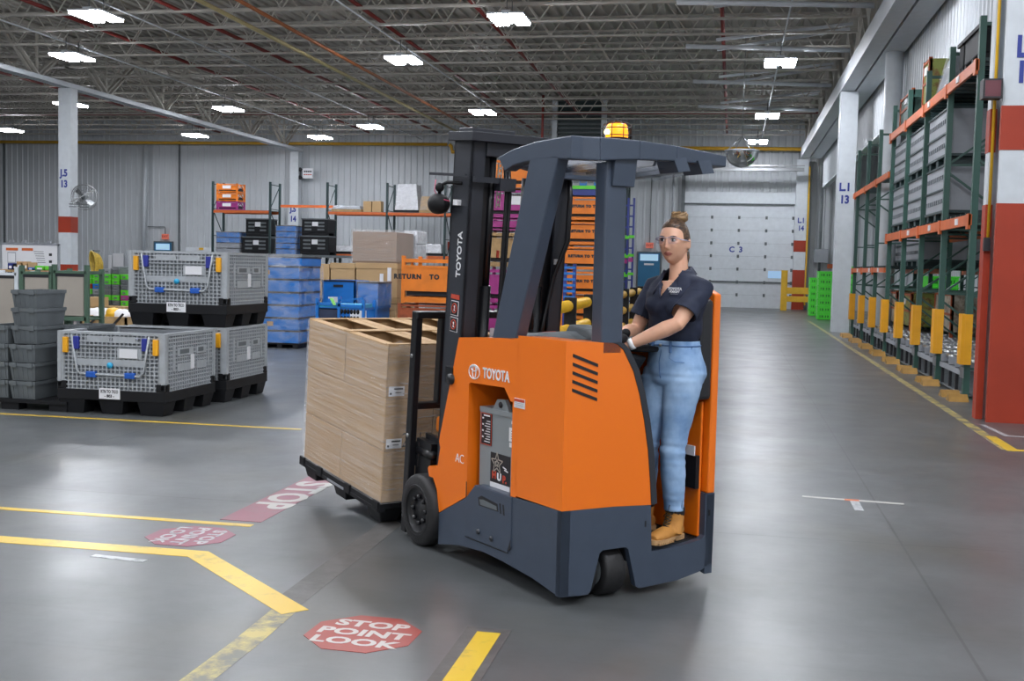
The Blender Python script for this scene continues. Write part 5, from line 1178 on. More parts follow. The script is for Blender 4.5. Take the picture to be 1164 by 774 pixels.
sticker('brand_sticker', .725, .535, .48, .635, .05, M['ink'], bat); sticker('brand_sticker_foot', .725, .535, .452, .48, .05, M['label'], bat)
mb = MB()
def star(cx, cz, r, r2, w):
    P = [(cx+(r if k % 2 == 0 else r2)*cos(R(90+36*k)), cz+(r if k % 2 == 0 else r2)*sin(R(90+36*k))) for k in range(10)]
    for a, b in zip(P, P[1:]+P[:1]): mb.bar((a[0], -.0465, a[1]), (b[0], -.0465, b[1]), w, .0012, up=(0, 1, 0))
star(.66, .583, .058, .025, .006); star(.66, .583, .022, .009, .006)
mb.build('sticker_star', M['tan'], bat)
mb = MB(); mb.text('H', .05, TXT(.685, .0465, .518), bold=.003, ext=.001, sx=1.1).text('P.', .05, TXT(.582, .0465, .508), bold=.003, ext=.001, sx=1.1); mb.build('sticker_lettering', M['inkr'], bat)
mb = MB(); mb.text('U', .05, TXT(.635, -.0 if False else .0465, .513), bold=.003, ext=.001, sx=1.1).prism([(.565, -.046, .562), (.60, -.046, .57), (.60, -.046, .576), (.565, -.046, .568)], [(.565, -.045, .562), (.60, -.045, .57), (.60, -.045, .576), (.565, -.045, .568)]).prism([(.55, -.046, .55), (.585, -.046, .557), (.585, -.046, .563), (.55, -.046, .556)], [(.55, -.045, .55), (.585, -.045, .557), (.585, -.045, .563), (.55, -.045, .556)]); mb.build('sticker_print', M['label'], bat)
# --- side lettering and emblem
mb = MB(); mb.text('TOYOTA', .076, TXT(.612, -.0015, 1.046), bold=.002, ext=.001, spacing=1.0, sx=.82); mb.build('side_lettering', M['label'], truck)
mb = TB(); cx, cz = .83, 1.045
def ell(rx, rz, ox=0, oz=0, w=.0055): mb.tube([(cx+ox+rx*cos(2*pi*k/32), -.001, cz+oz+rz*sin(2*pi*k/32)) for k in range(32)], [(w, .0012)]*32 if False else w*.6, 6, close=True)
ell(.054, .037); ell(.017, .034); ell(.030, .014, 0, .018); mb.build('side_emblem', M['label'], truck)
mb = MB(); mb.text('AC', .07, TXT(.965, -.0012, .562), bold=-.0008, ext=.0008, spacing=.95); mb.build('model_lettering', M['label'], truck)
sticker('caution_label', .43, .335, .905, .952, 0, M['label'], truck); sticker('caution_head', .428, .337, .936, .95, -.0012, M['inkr'], truck)
mb = TB()
for k in range(3): mb.box(.345, .42, -.0045, -.003, .912+k*.008, .914+k*.008)
mb.build('caution_print', M['grey'], truck)
for t in (.075, .93): TB().box(-.003, .001, .5 if t < .5 else .915, .508 if t < .5 else .925, .34 if t < .5 else .355, .37 if t < .5 else .385).build('tie_mark', M['ink'], truck)
# --- wheels
def wheel(name, s, t0, t1, z, r, rim=True):
    mb = TB(); w = t1-t0
    mb.lathe([(r*.62, 0), (r*.9, 0), (r*.97, w*.08), (r, w*.2), (r, w*.8), (r*.97, w*.92), (r*.9, w), (r*.62, w)], (s, t0, z), 'y', 40)
    o = mb.build(name, M['rubber'], truck)
    if rim:
        mb = TB(); mb.lathe([(.001, .02), (.045, .02), (.05, .028), (r*.58, .022), (r*.66, .004), (r*.70, -.004), (r*.72, .002), (r*.72, .05)], (s, t0, z), 'y', 40); mb.build('wheel_rim', mat('rim_black', '#1e1f22', .35), o)
        for k in range(8):
            a = 2*pi*k/8; TB().cyl((s+.075*cos(a), t0+.008, z+.075*sin(a)), (s+.075*cos(a), t0+.026, z+.075*sin(a)), .013, 10).build('wheel_bolt', M['blacks'], o)
    return o
wheel('drive_wheel', 1.39, -.035, .09, .205, .205); wheel('drive_wheel', 1.39, .85, .97, .205, .205)
wheel('steer_wheel', .12, .272, .392, .128, .128, False); wheel('steer_wheel', .15, .15, .24, .128, .128, False)
for t in (.269, .395): TB().lathe([(.001, 0), (.06, 0), (.075, .004)], (.12, t, .128), 'y', 20).build('wheel_hub', M['dgrey'], truck)
TB().box(.05, .42, .2, .45, .25, .30).build('wheel_housing', M['blacks'], truck)
# --- overhead guard
g = TB()
nr = [(.645, 2.15), (.5, 2.182), (.3, 2.203), (.0, 2.208), (.0, 2.10), (.2, 2.112), (.4, 2.11), (.5, 2.10), (.575, 2.078)]
g.py(nr, 0.0, .07)
def seg(p, q, z0, z1, th=.05, zz0=None, zz1=None):
    p, q = Vector(p), Vector(q); d = (q-p).normalized(); n = Vector((-d.y, d.x))*th
    if n.x < 0: n = -n
    g.prism([(p.x, p.y, z0), (q.x, q.y, zz0 or z0), (q.x+n.x, q.y+n.y, zz0 or z0), (p.x+n.x, p.y+n.y, z0)], [(p.x, p.y, z1), (q.x, q.y, zz1 or z1), (q.x+n.x, q.y+n.y, zz1 or z1), (p.x+n.x, p.y+n.y, z1)])
seg((.03, .0), (-.035, .14), 2.10, 2.208); seg((-.035, .14), (-.05, .36), 2.10, 2.208, zz0=2.118); seg((-.05, .36), (-.035, .60), 2.118, 2.208, zz0=2.128, zz1=2.202); seg((-.035, .60), (.0, .955), 2.128, 2.202, zz0=2.125, zz1=2.18)
g.py([(0, 2.18), (.95, 2.18), (.95, 2.09), (.0, 2.125)], .90, .955)
g.box(.50, .56, .07, .95, 2.10, 2.17).box(.9, .95, .5, .95, 2.09, 2.17).bar((.53, .07, 2.13), (.92, .55, 2.12), .05, .07)
og = g.build('overhead_guard', M['slate'], truck, bevel=.006)
for k, t in enumerate((.20, .34, .48, .62, .76)):
    TB().prism([(.0, t, 2.10), (.0, t+.018, 2.10), (.55, t+.018, 2.09), (.55, t, 2.09)], [(.0, t+.035, 2.175), (.0, t+.05, 2.175), (.55, t+.05, 2.165), (.55, t+.035, 2.165)]).build('roof_bar', M['slate'], truck)
for t in (.61, .765): TB().prism([(-.04, t, 2.075), (-.04, t+.075, 2.085), (.1, t+.075, 2.085), (.1, t, 2.075)], [(-.035, t-.03, 2.14), (-.03, t+.05, 2.15), (.1, t+.05, 2.15), (.1, t-.03, 2.14)]).build('roof_lug', M['slate'], truck)
TB().prism([(.05, .09, 2.085), (.5, .09, 2.075), (.5, .88, 2.075), (.05, .88, 2.10)], [(.05, .09, 2.09), (.5, .09, 2.08), (.5, .88, 2.08), (.05, .88, 2.105)]).build('roof_panel', clear('polycarbonate', .25, (.9, .92, .95, 1), .15), truck)
g = TB(); g.prism([(.66, .0, 1.235), (.44, .0, 1.235), (.44, .065, 1.235), (.66, .065, 1.235)], [(.345, .0, 2.125), (.10, .0, 2.125), (.10, .065, 2.125), (.345, .065, 2.125)]); g.build('front_pillar', M['slate'], truck, bevel=.006)
g = TB(); g.box(.86, .94, .86, .92, 1.2, 2.12); g.build('front_pillar', M['slate'], truck, bevel=.006)
g = TB(); g.box(-.0, .09, .205, .332, 1.19, 2.12); g.build('rear_pillar', M['slate'], truck, bevel=.012)
g = TB(); g.py([(-.012, 1.99), (.07, 1.99), (.07, 2.13), (-.03, 2.13)], .235, .365); g.build('pillar_bracket', M['slate'], truck, bevel=.004)
# --- beacon
bc = TB().lathe([(.001, .0), (.062, .0), (.062, .018), (.04, .022)], (.08, .32, 2.207), seg=24).build('beacon_base', M['black'], truck)
M['amber'] = mat('amber_lens', '#f09010', .2, var=0, emit='#ff9a1e', es=1.6)
TB().lathe([(.054, .02), (.055, .04), (.05, .075), (.042, .085), (.001, .088)], (.08, .32, 2.207), seg=24).build('beacon_lens', M['amber'], bc)
TB().ball((.08, .262, 2.25), (.014, .014, .014), 10, 8).build('beacon_bulb', mat('bulb', '#fff2d0', .3, var=0, emit='#ffe9a8', es=14), bc)
mb = TB()
for k in range(8): a = 2*pi*k/8+.2; c, s = cos(a), sin(a); mb.tube([(.08+.072*c, .32+.072*s, 2.207), (.08+.072*c, .32+.072*s, 2.285), (.08+.03*c, .32+.03*s, 2.304), (.08, .32, 2.306)], .0025, 5)
for z in (2.235, 2.27): mb.tube([(.08+.073*cos(2*pi*k/24), .32+.073*sin(2*pi*k/24), z) for k in range(24)], .0025, 5, close=True)
mb.build('beacon_cage', M['ink'], bc)
# --- mast, tilted back
TI = R(4.4); PV = Vector((1.3, 0, .2))
MO = Matrix.Translation((-.08, 0, 0))
TILT = FL @ MO @ Matrix.Translation(PV) @ Matrix.Rotation(-TI, 4, 'Y') @ Matrix.Translation(-PV)
def TT(): return MB(TILT)
def chan(s0, s1, t0, t1, z0, z1, open_, w=.014):
    mb = TT(); a, b = (t0, t0+w) if open_ > 0 else (t1-w, t1)
    mb.box(s0, s1, a, b, z0, z1).box(s0, s0+w, t0, t1, z0, z1).box(s1-w, s1, t0, t1, z0, z1); return mb
chan(1.215, 1.405, .045, .13, .12, 2.30, 1).build('outer_mast_rail', M['slated'], truck); chan(1.215, 1.405, .61, .695, .12, 2.30, -1).build('outer_mast_rail', M['slated'], truck)
chan(1.25, 1.38, .10, .20, .1, 2.26, 1).build('inner_mast_rail', M['blacks'], truck); chan(1.25, 1.38, .54, .64, .1, 2.26, -1).build('inner_mast_rail', M['blacks'], truck)
mb = TT(); mb.box(1.16, 1.42, .01, .78, 2.275, 2.325).box(1.2, 1.3, .13, .61, 2.2, 2.276).box(1.2, 1.34, .03, .30, 2.324, 2.345); mb.build('mast_crosshead', M['slated'], truck, bevel=.004)
TT().box(1.2, 1.26, .12, .62, .2, .34).build('mast_cross_member', M['slated'], truck); TT().box(1.2, 1.24, .12, .62, 1.0, 1.1).build('mast_cross_member', M['slated'], truck)
for t in (.20, .535): TT().cyl((1.25, t, .15), (1.25, t, 1.5), .032, 18).cyl((1.25, t, 1.5), (1.25, t, 2.2), .02, 14).build('lift_cylinder', M['blacks'], truck)
TT().cyl((1.29, .465, .15), (1.29, .465, 2.1), .04, 18).build('lift_cylinder', M['blacks'], truck)
for t in (.225, .243, .50):
    mb = TT(); mb.box(1.33, 1.34, t-.008, t+.008, .4, 2.25)
    for k in range(60): mb.box(1.325, 1.345, t-.010, t+.010, .42+k*.03, .436+k*.03)
    mb.build('lift_chain', M['blacks'], truck)
mb = TT()
for k in range(8): mb.box(1.19, 1.20, .207+(k % 2)*.004, .222, 1.94+k*.028, 1.952+k*.028)
mb.box(1.19, 1.2, .203, .206, 1.93, 2.17).box(1.19, 1.2, .223, .226, 1.93, 2.17); mb.build('mast_scale', M['tan'], truck)
for t, dx in ((.268, 0), (.29, .015), (.43, .01)): TT().tube([(1.24, t, 2.2), (1.2, t, 2.0), (1.2+dx, t, 1.2), (1.24, t, .5)], .011, 8).build('hose', M['blacks'], truck)
for t in (.235, .3): TT().box(1.205, 1.215, t-.01, t+.012, 1.22, 1.27).build('white_tag', M['label'], truck)
TT().box(1.195, 1.205, .23, .242, 1.66, 1.70).build('mast_label', M['inkr'], truck)
# lettering on the mast: reads upward
def MT(s, t, z): return TILT @ FL @ frame((s, -t, z), (0, 0, 1), (1, 0, 0))
def raw(mb, name, m, par): return mb.build(name, m, par)
TL2 = MO @ Matrix.Translation((PV.x, 0, PV.z)) @ Matrix.Rotation(-TI, 4, 'Y') @ Matrix.Translation((-PV.x, 0, -PV.z))
mb = MB(); mb.text('TOYOTA', .066, TL2 @ frame((1.285, -.044, 1.665), (0, 0, 1), (1, 0, 0)), bold=.0012, ext=.001, spacing=1.0, sx=.92); mb.build('mast_lettering', M['label'], truck)
mb = TT().box(1.255, 1.345, .042, .045, 1.42, 1.445); mb.build('mast_warning_head', M['inkr'], truck)
for z in (1.385, 1.295):
    TT().box(1.26, 1.34, .0425, .045, z-.055+.0, z+.025).build('mast_warning', M['label'], truck)
    TT().box(1.263, 1.337, .0415, .043, z-.052, z+.022).build('mast_warning_field', M['ink'], truck)
    mb = TT(); mb.tube([(1.30+.026*cos(2*pi*k/20), .041, z-.015+.026*sin(2*pi*k/20)) for k in range(20)], .003, 5, close=True).bar((1.282, .041, z-.033), (1.318, .041, z+.003), .005, .002); mb.build('mast_warning_ring', M['inkr'], truck)
    TT().box(1.295, 1.306, .0405, .042, z-.03, z-.0).build('mast_warning_figure', M['label'], truck)
# work lights
def wlight(s, t, z, side):
    a = TT(); a.lathe([(.001, -.05), (.03, -.045), (.052, -.015), (.057, .02), (.057, .045), (.05, .048)], (s, t, z), 'x', 24); o = a.build('work_light', M['black'], truck)
    TT().lathe([(.001, .04), (.05, .042)], (s, t, z), 'x', 24).build('light_glass', M['sheer'], o)
    TT().tube([(s+.02, t, z+.055), (s+.02, t, z+.1), (s-.03, t+side*.02, z+.12), (s-.12, t+side*.06, z+.12)], .010, 8).ball((s+.02, t, z+.09), .026, 10, 8).build('light_bracket', M['black'], o)
    return o
wlight(1.42, -.015, 1.93, 1); wlight(1.30, .60, 2.0, 1)
TT().box(1.2, 1.6, -.0, .016, 2.085, 2.10).box(1.17, 1.2, .05, .30, 2.06, 2.09).box(1.16, 1.22, .2, .30, 2.02, 2.09).build('light_bar', M['slated'], truck)
TT().tube([(1.5, -.01, 2.06), (1.47, -.03, 2.0), (1.42, -.03, 1.96), (1.33, -.01, 1.95)], .003, 6).build('red_wire', mat('wire_pink', '#b04060', .5, var=0), truck)
TT().box(1.3, 1.345, .02, .045, 1.93, 1.96).build('wire_plug', M['label'], truck)
TB().tube([(1.0, .69, 2.2), (.95, .67, 2.0), (.95, .66, 1.75), (1.02, .62, 1.55), (1.08, .60, 1.3), (1.05, .56, 1.2)], .014, 10).build('hose', M['blacks'], truck)
TB().tube([(1.1, .60, 1.9), (1.06, .57, 1.7), (1.1, .54, 1.5), (1.05, .50, 1.25)], .008, 8).build('hose', M['blacks'], truck)
TT().box(1.205, 1.214, .62, .65, 1.63, 1.66).build('mast_label', M['label'], truck)
# carriage, load backrest and forks
TILT = FL @ Matrix.Translation(PV) @ Matrix.Rotation(-TI, 4, 'Y') @ Matrix.Translation(-PV)
mb = TT()
for t in (.03, .20, .70, .87): mb.box(1.595, 1.655, t-.022, t+.022, .0 if t in (.03, .87) else .76, 1.29)
mb.box(1.585, 1.655, .008, .892, 1.27, 1.31).box(1.60, 1.65, .03, .87, .735, .775)
mb.build('load_backrest', M['blacks'], truck, bevel=.006)
mb = TT(); mb.box(1.56, 1.6, .05, .85, .40, .55).box(1.56, 1.6, .05, .85, .05, .17).box(1.38, 1.58, .10, .13, .15, .60).box(1.38, 1.58, .76, .79, .15, .60).box(1.42, 1.60, .055, .10, .30, .57); mb.build('fork_carriage', M['blacks'], truck, bevel=.004)
TT().cyl((1.40, .07, .50), (1.585, .07, .50), .028, 14).cyl((1.40, .82, .50), (1.585, .82, .50), .028, 14).build('tilt_cylinder', M['blacks'], truck)
TT().box(1.45, 1.58, .16, .24, .60, .70).build('orange_bracket', M['oorange'], truck, bevel=.02)
for z in (1.05, .58, .1): TT().cyl((1.625, .002, z), (1.625, .01, z), .012, 10).build('backrest_bolt', M['steel'], truck)
TT().box(1.12, 1.2, -.005, .05, .97, 1.06).cyl((1.13, -.02, 1.0), (1.13, .03, 1.0), .03, 14).build('mast_bracket', M['blacks'], truck)
for t in (.2, .66): TT().prism([(1.60, t-.06, -.075), (2.75, t-.05, -.06), (2.75, t+.05, -.06), (1.60, t+.06, -.075)], [(1.60, t-.06, -.03), (2.75, t-.05, -.05), (2.75, t+.05, -.05), (1.60, t+.06, -.03)]).box(1.60, 1.645, t-.06, t+.06, -.07, .5).build('fork', M['blacks'], truck)
# ------------------------------------------------------------------ the load: pallet and cartons, in the mast's tilt
LO = TM @ FL @ Matrix.Translation((1.925, 0, .135)) @ Matrix.Rotation(-TI, 4, 'Y') @ FL
def LB(): return MB(FL)
pal = thing('plastic_pallet', 'black plastic pallet under the wrapped cartons on the forks', 'pallet'); pal.matrix_world = LO
mb = LB(); mb.box(-.01, 1.26, -.01, 1.01, -.035, 0)
mb.build('pallet_deck', M['black'], pal, bevel=.004)
mb = LB()
for s in (0.0, .42, .88, 1.19): mb.box(s, s+.08, -.02, -.002, -.05, .012)
mb.box(-.01, 1.26, -.014, .03, -.055, -.03); mb.build('pallet_rim', M['black'], pal, bevel=.004)
for s in (.0, .52, 1.02):
    for t in (.0, .42, .84): LB().prism([(s+.03, t+.02, -.125), (s+.19, t+.02, -.125), (s+.19, t+.14, -.125), (s+.03, t+.14, -.125)], [(s, t, -.034), (s+.22, t, -.034), (s+.22, t+.16, -.034), (s, t+.16, -.034)]).build('pallet_foot', M['black'], pal, bevel=.008)
LB().box(.52, .78, -.0175, -.014, -.045, -.03).build('pallet_lettering', M['grey'], pal)
def kraft(s0, s1, t0, t1, z0, h, label, open_=False, lab=None):
    o = thing('cardboard_carton', label, 'cardboard box', group='cartons of the wrapped load'); o.matrix_world = LO @ Matrix.Translation(((s0+s1)/2, -(t0+t1)/2, z0)); a, b = (s1-s0)/2-.002, (t1-t0)/2-.002
    if not open_: LB().box(-a, a, -b, b, .001, h-.002).build('carton_body', M['card'], o, bevel=.006)
    else:
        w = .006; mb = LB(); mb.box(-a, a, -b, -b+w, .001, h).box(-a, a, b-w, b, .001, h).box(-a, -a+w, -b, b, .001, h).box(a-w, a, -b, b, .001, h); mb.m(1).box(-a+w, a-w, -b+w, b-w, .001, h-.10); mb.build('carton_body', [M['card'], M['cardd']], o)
        mb = LB(); mb.box(-a, a, -b, -b+.065, h, h+.005).box(-a, a, b-.065, b, h, h+.005).box(-a, -a+.04, -b, b, h+.005, h+.01).box(a-.04, a, -b, b, h+.005, h+.01)
        mb.build('carton_flap', M['card'], o)
        mb = LB(); mb.ball((-a*.35, 0, h-.07), (.09, .07, .055), 14, 9)
        for v in mb.bm.verts: v.co += (v.co-Vector((-a*.35, 0, h-.07))).normalized()*noise.noise(v.co*30+Vector((s0*9, t0*7, 0)))*.04
        mb.build('inner_bag', M['filmm'], o)
    if lab:
        LB().box(-a-.003, -a-.0005, -b+.015+lab[0], -b+.12+lab[0], .015, .075).build('shipping_label', M['label'], o)
        mb = LB(); mb.box(-a-.004, -a-.003, -b+.05+lab[0], -b+.11+lab[0], .055, .065).box(-a-.004, -a-.003, -b+.06+lab[0], -b+.10+lab[0], .035, .04).box(-a-.004, -a-.003, -b+.022+lab[0], -b+.035+lab[0], .025, .038); mb.build('label_print', M['ink'], o)
    return o
hh = .325
for i, (s0, s1, n1) in enumerate(((0, .62, 'truck side'), (.62, 1.24, 'far end'))):
    for j, n2 in enumerate(('near', 'middle', 'far')):
        t0, t1 = j/3, (j+1)/3
        kraft(s0, s1, t0, t1, .002, hh, 'tan carton in the bottom layer of the load, %s column at the %s' % (n2, n1))
        kraft(s0, s1, t0, t1, .002+2*hh, hh, 'open tan carton in the top layer of the load, %s column at the %s' % (n2, n1), True, (0,) if (i == 0 and j == 0) else None)
for j, n2 in enumerate(('near', 'middle', 'far')):
    o = kraft(0, 1.24, j/3, (j+1)/3, .002+hh, hh, 'long tan carton in the middle layer of the load, %s one' % n2, False, (0,) if j == 0 else None)
    if j == 0:
        MB().text('231', .13, frame((-.6205, -.03, .06), (0, -1, 0), (0, 0, 1)), bold=-.003, ext=.0006, sx=.8).build('hand_marking', M['ink'], o)
wr = LB(); wr.box(-.006, 1.246, -.008, 1.008, .0, 3*hh+.004)
# open the top and the bottom of the film
bm = wr.bm; bmesh.ops.delete(bm, geom=[f for f in bm.faces if abs(f.normal.z) > .5 or abs(f.calc_center_median().z-(3*hh+.004)) < .001 or f.calc_center_median().z < .001], context='FACES')
wo = wr.build('stretch_wrap', M['film'], fixn=False); wo.matrix_world = LO; tag(wo, 'clear stretch film wrapped around the cartons on the forks', 'plastic film')
# ------------------------------------------------------------------ the operator; local frame: front = -y, her left = +x
GP = Vector((-.268, 5.80, .238))
PR = R(-38)
per = thing('person', 'woman in navy polo, light jeans, tan boots and safety glasses standing on the lift truck', 'person', tuple(GP), PR)
DG = lambda: bpy.context.evaluated_depsgraph_get()
def remeshed(mb, vox, smooth=4, fac=.5):
    o = mb.build('tmp', M['white'])
    r = o.modifiers.new('r', 'REMESH'); r.mode = 'VOXEL'; r.voxel_size = vox
    s = o.modifiers.new('s', 'SMOOTH'); s.iterations = smooth; s.factor = fac
    dg = DG(); dg.update(); me = bpy.data.meshes.new_from_object(o.evaluated_get(dg)); bpy.data.objects.remove(o)
    for p in me.polygons: p.use_smooth = True
    return me
def place(me, name, mats, par=per):
    me.materials.clear()
    for m in (mats if isinstance(mats, (list, tuple)) else [mats]): me.materials.append(m)
    o = bpy.data.objects.new(name, me); COL.objects.link(o); o.parent = par; me.name = name; return o
def ering(c, rx, ry, n=24, tilt=0, p=2.3):
    out = []
    for k in range(n):
        a = 2*pi*k/n; ca, sa = cos(a), sin(a)
        x = rx*abs(ca)**(2/p)*(1 if ca > 0 else -1); y = ry*abs(sa)**(2/p)*(1 if sa > 0 else -1)
        out.append(Vector((c[0]+x, c[1]+y*cos(tilt), c[2]+y*sin(tilt))))
    return out
SHL, ELL, WRL = Vector((.150, .01, 1.275)), Vector((.142, -.155, 1.105)), Vector((-.055, -.29, .992))
SHR, ELR, WRR = Vector((-.155, .01, 1.275)), Vector((-.215, -.055, 1.06)), Vector((-.20, -.27, 1.01))
# head position and turn
HD = Matrix.Translation((-.012, -.022, 1.505)) @ Matrix.Rotation(R(17), 4, 'Z') @ Matrix.Rotation(R(-2), 4, 'X')
def headpt(th, ph):
    """th: 0 at the crown to pi at the bottom; ph: angle around, -y is the face"""
    x, y, z = sin(th)*cos(ph), sin(th)*sin(ph), cos(th)
    W, Dp, Hh = .071, .090, .112
    front = max(0, -y); low = max(0, -z)
    px = W*x*(1-.27*low**1.6*front**.4 - .05*low); py = Dp*y; pz = Hh*z
    if y > 0: py *= 1+.08*(z > 0)*z; pz += .012*low*y; px *= 1-.10*low
    if y < 0: py *= 1-.05*low
    return Vector((px, py, pz))
def feature(p):
    x, y, z = p; f = 0
    if y > -.02: return p
    g = lambda cx, cz, sx, sz: exp(-((x-cx)/sx)**2-((z-cz)/sz)**2)
    d = 0
    d += .019*g(0, -.033, .0085, .008) + .014*g(0, -.018, .0065, .014) + .006*g(0, .002, .006, .014)   # nose
    d += .005*(g(.009, -.036, .005, .005)+g(-.009, -.036, .005, .005))
    d -= .011*(g(.028, .004, .014, .009)+g(-.028, .004, .014, .009))                                    # eye sockets
    d += .004*(g(.028, .020, .018, .006)+g(-.028, .020, .018, .006))                                    # brow
    d += .005*(g(.036, -.024, .014, .014)+g(-.036, -.024, .014, .014))                                  # cheeks
    d += .0075*g(0, -.058, .014, .0045)+.008*g(0, -.068, .012, .005) - .003*g(0, -.063, .018, .002)     # lips
    d -= .003*g(0, -.079, .014, .004); d += .011*g(0, -.094, .018, .013)                                # chin
    return Vector((x, y-d, z))
body = MB(); n = 56; rg = 56; rr = []
for i in range(rg+1):
    th = max(.012, min(pi-.012, pi*i/rg)); rr.append([HD @ feature(headpt(th, 2*pi*k/n)) for k in range(n)])
body.rings(rr)
# ears
for sx in (-1, 1): body.rings([[HD @ Vector((sx*(.071+.006*q), .012+(.013-.003*q)*cos(2*pi*k/14)+.004*q, -.008+(.027-.002*q)*sin(2*pi*k/14)-.004*(cos(2*pi*k/14)))) for k in range(14)] for q in (-1.5, 0, 1, 1.6)])
# neck and chest
body.tube([(-.004, .016, 1.24), (-.004, .014, 1.31), (-.006, .014, 1.36), (-.009, .014, 1.41), (-.012, .016, 1.46)], [(.075, .06), (.053, .052), (.046, .048), (.044, .047), (.046, .05)], 20)
body.rings([ering((0, .0, 1.0), .11, .08), ering((0, .0, 1.10), .12, .09), ering((0, -.005, 1.2), .14, .098), ering((0, 0, 1.27), .145, .08), ering((0, .005, 1.31), .10, .06)])
# arms
def lerp(a, b, t): return a+(b-a)*t
for S, E_, Wr in ((SHL, ELL, WRL), (SHR, ELR, WRR)):
    body.tube([S, lerp(S, E_, .35), lerp(S, E_, .7), E_, lerp(E_, Wr, .25), lerp(E_, Wr, .6), lerp(E_, Wr, .9), lerp(E_, Wr, 1.05)], [.043, .043, .039, .036, .040, .033, .0255, .025], 18)
# hands gripping: palm plus five separate curled fingers
def hand(Wr, El, side, grip):
    d = (grip-Wr).normalized(); up = Vector((0, 0, 1)); lat = d.cross(up).normalized()*side; up = lat.cross(d)*side
    body.tube([Wr-d*.01, Wr+d*.02, Wr+d*.05, Wr+d*.085], [(.024, .020), (.028, .017), (.037, .015), (.037, .013)], 14)
    L = [.072, .080, .075, .060]
    for i in range(4):
        b = Wr+d*.08+lat*(.028-.0187*i); l = L[i]
        a0 = b+up*-.002; p1 = a0+d*l*.42+up*-.006; p2 = p1+d*l*.18-up*l*.30; p3 = p2-d*l*.12-up*l*.24; p4 = p3-d*l*.2-up*l*.08
        body.tube([a0-d*.02, a0, p1, p2, p3, p4], [.0085, .009, .0085, .008, .0075, .0065], 10)
    t0 = Wr+d*.025+lat*.022; body.tube([t0-lat*.01, t0+lat*.018+d*.02-up*.006, t0+lat*.022+d*.045-up*.018, t0+lat*.012+d*.062-up*.030], [.012, .0115, .010, .0085], 10)
hand(WRL, ELL, 1, WRL+Vector((-.085, -.03, -.012))); hand(WRR, ELR, -1, WRR+Vector((-.02, -.09, -.02)))
me = remeshed(body, .0038, 3, .45)
M['skin'] = mat('skin', '#dba88c', .46, var=.05, scale=30, bump=.03, bscale=250); M['skin'].node_tree.nodes['Principled BSDF'].inputs['Subsurface Weight'].default_value = .08
M['skin'].node_tree.nodes['Principled BSDF'].inputs['Subsurface Radius'].default_value = (.02, .008, .004)
M['lips'] = mat('lips', '#a9645a', .4, var=0)
bo = place(me, 'body', [M['skin'], M['lips']])
HI = HD.inverted()
for p in me.polygons:
    q = HI @ p.center
    if q.y < -.06 and abs(q.z+.063) < .0105*(1-(q.x/.024)**2) and abs(q.x) < .024: p.material_index = 1
# eyes, lids, brows
for sx in (-1, 1):
    e = HD @ Vector((sx*.0285, -.0765, .004)); eo = MB().ball(e, (.0125, .0105, .0085), 16, 10).build('eye', mat('eye_white', '#d9d6d2', .2, var=0), per)
    g = HD @ Vector((sx*.0285+.0015, -.0868, .004)); MB().ball(g, (.0068, .0024, .0066), 12, 8).build('iris', mat('iris', '#20150f', .15, var=0), eo)
    MB().tube([HD @ Vector((sx*(.0285+.0135*c), -.0845+.006*abs(c), .0115-.004*c*c)) for c in (-1, -.5, 0, .5, 1.1)], [.0016, .003, .0034, .003, .0014], 6).build('eyelid', mat('lash', '#2a1c16', .6, var=0), eo)
    MB().tube([HD @ Vector((sx*(.0285+.017*c), -.0925+.008*abs(c)**1.5+(.003 if c > 0 else 0), .0225+.002*c-.003*c*c)) for c in (-1, -.4, .2, .7, 1.15)], [.0016, .0028, .0027, .002, .001], 6).build('eyebrow', mat('brow', '#3a281d', .7, var=0), per)
# hair: cap pulled back into a bun
def hairm():
    m = bpy.data.materials.new('hair'); m.use_nodes = True; nt = m.node_tree; b = nt.nodes['Principled BSDF']; b.inputs['Roughness'].default_value = .42
    tc = nt.nodes.new('ShaderNodeTexCoord'); mp = nt.nodes.new('ShaderNodeMapping'); mp.inputs['Scale'].default_value = (60, 12, 30); n = nt.nodes.new('ShaderNodeTexNoise'); n.inputs['Scale'].default_value = 3; n.inputs['Detail'].default_value = 5
    nt.links.new(tc.outputs['Object'], mp.inputs['Vector']); nt.links.new(mp.outputs['Vector'], n.inputs['Vector'])
    r = nt.nodes.new('ShaderNodeValToRGB'); r.color_ramp.elements[0].position = .35; r.color_ramp.elements[1].position = .68; r.color_ramp.elements[0].color = hexc('#2a1c14'); r.color_ramp.elements[1].color = hexc('#6b4f36')
    nt.links.new(n.outputs['Fac'], r.inputs['Fac']); nt.links.new(r.outputs['Color'], b.inputs['Base Color'])
    bp = nt.nodes.new('ShaderNodeBump'); bp.inputs['Strength'].default_value = .5; bp.inputs['Distance'].default_value = .004; nt.links.new(n.outputs['Fac'], bp.inputs['Height']); nt.links.new(bp.outputs['Normal'], b.inputs['Normal']); return m
M['hair'] = hairm(); M['hairb'] = mat('hair_blonde', '#a3835c', .45, var=.45, scale=25, bump=.6, bscale=60)
hb = MB(); rr = []
for i in range(33):
    th = max(.012, min(pi-.012, pi*i/32)); ring = []
    for k in range(40):
        ph = 2*pi*k/40; p = headpt(th, ph); s = 1.085 if p.y > -.02 else 1.085-.35*min(1, max(0, (-p.y-.02)/.06))*(0 if p.z > .075 else min(1, (.075-p.z)/.03))
        line = .035+(-p.y)*0.55                      # hairline height rises towards the face
        if p.z < .01 and p.y < .035: s = .93
        if p.z < -.055: s = .9
        ring.append(HD @ (p*s))
    rr.append(ring)
hb.rings(rr)
hm = remeshed(hb, .004, 4, .5); place(hm, 'hair', M['hair'])
bn = MB(); c0 = HD @ Vector((.004, .042, .124))
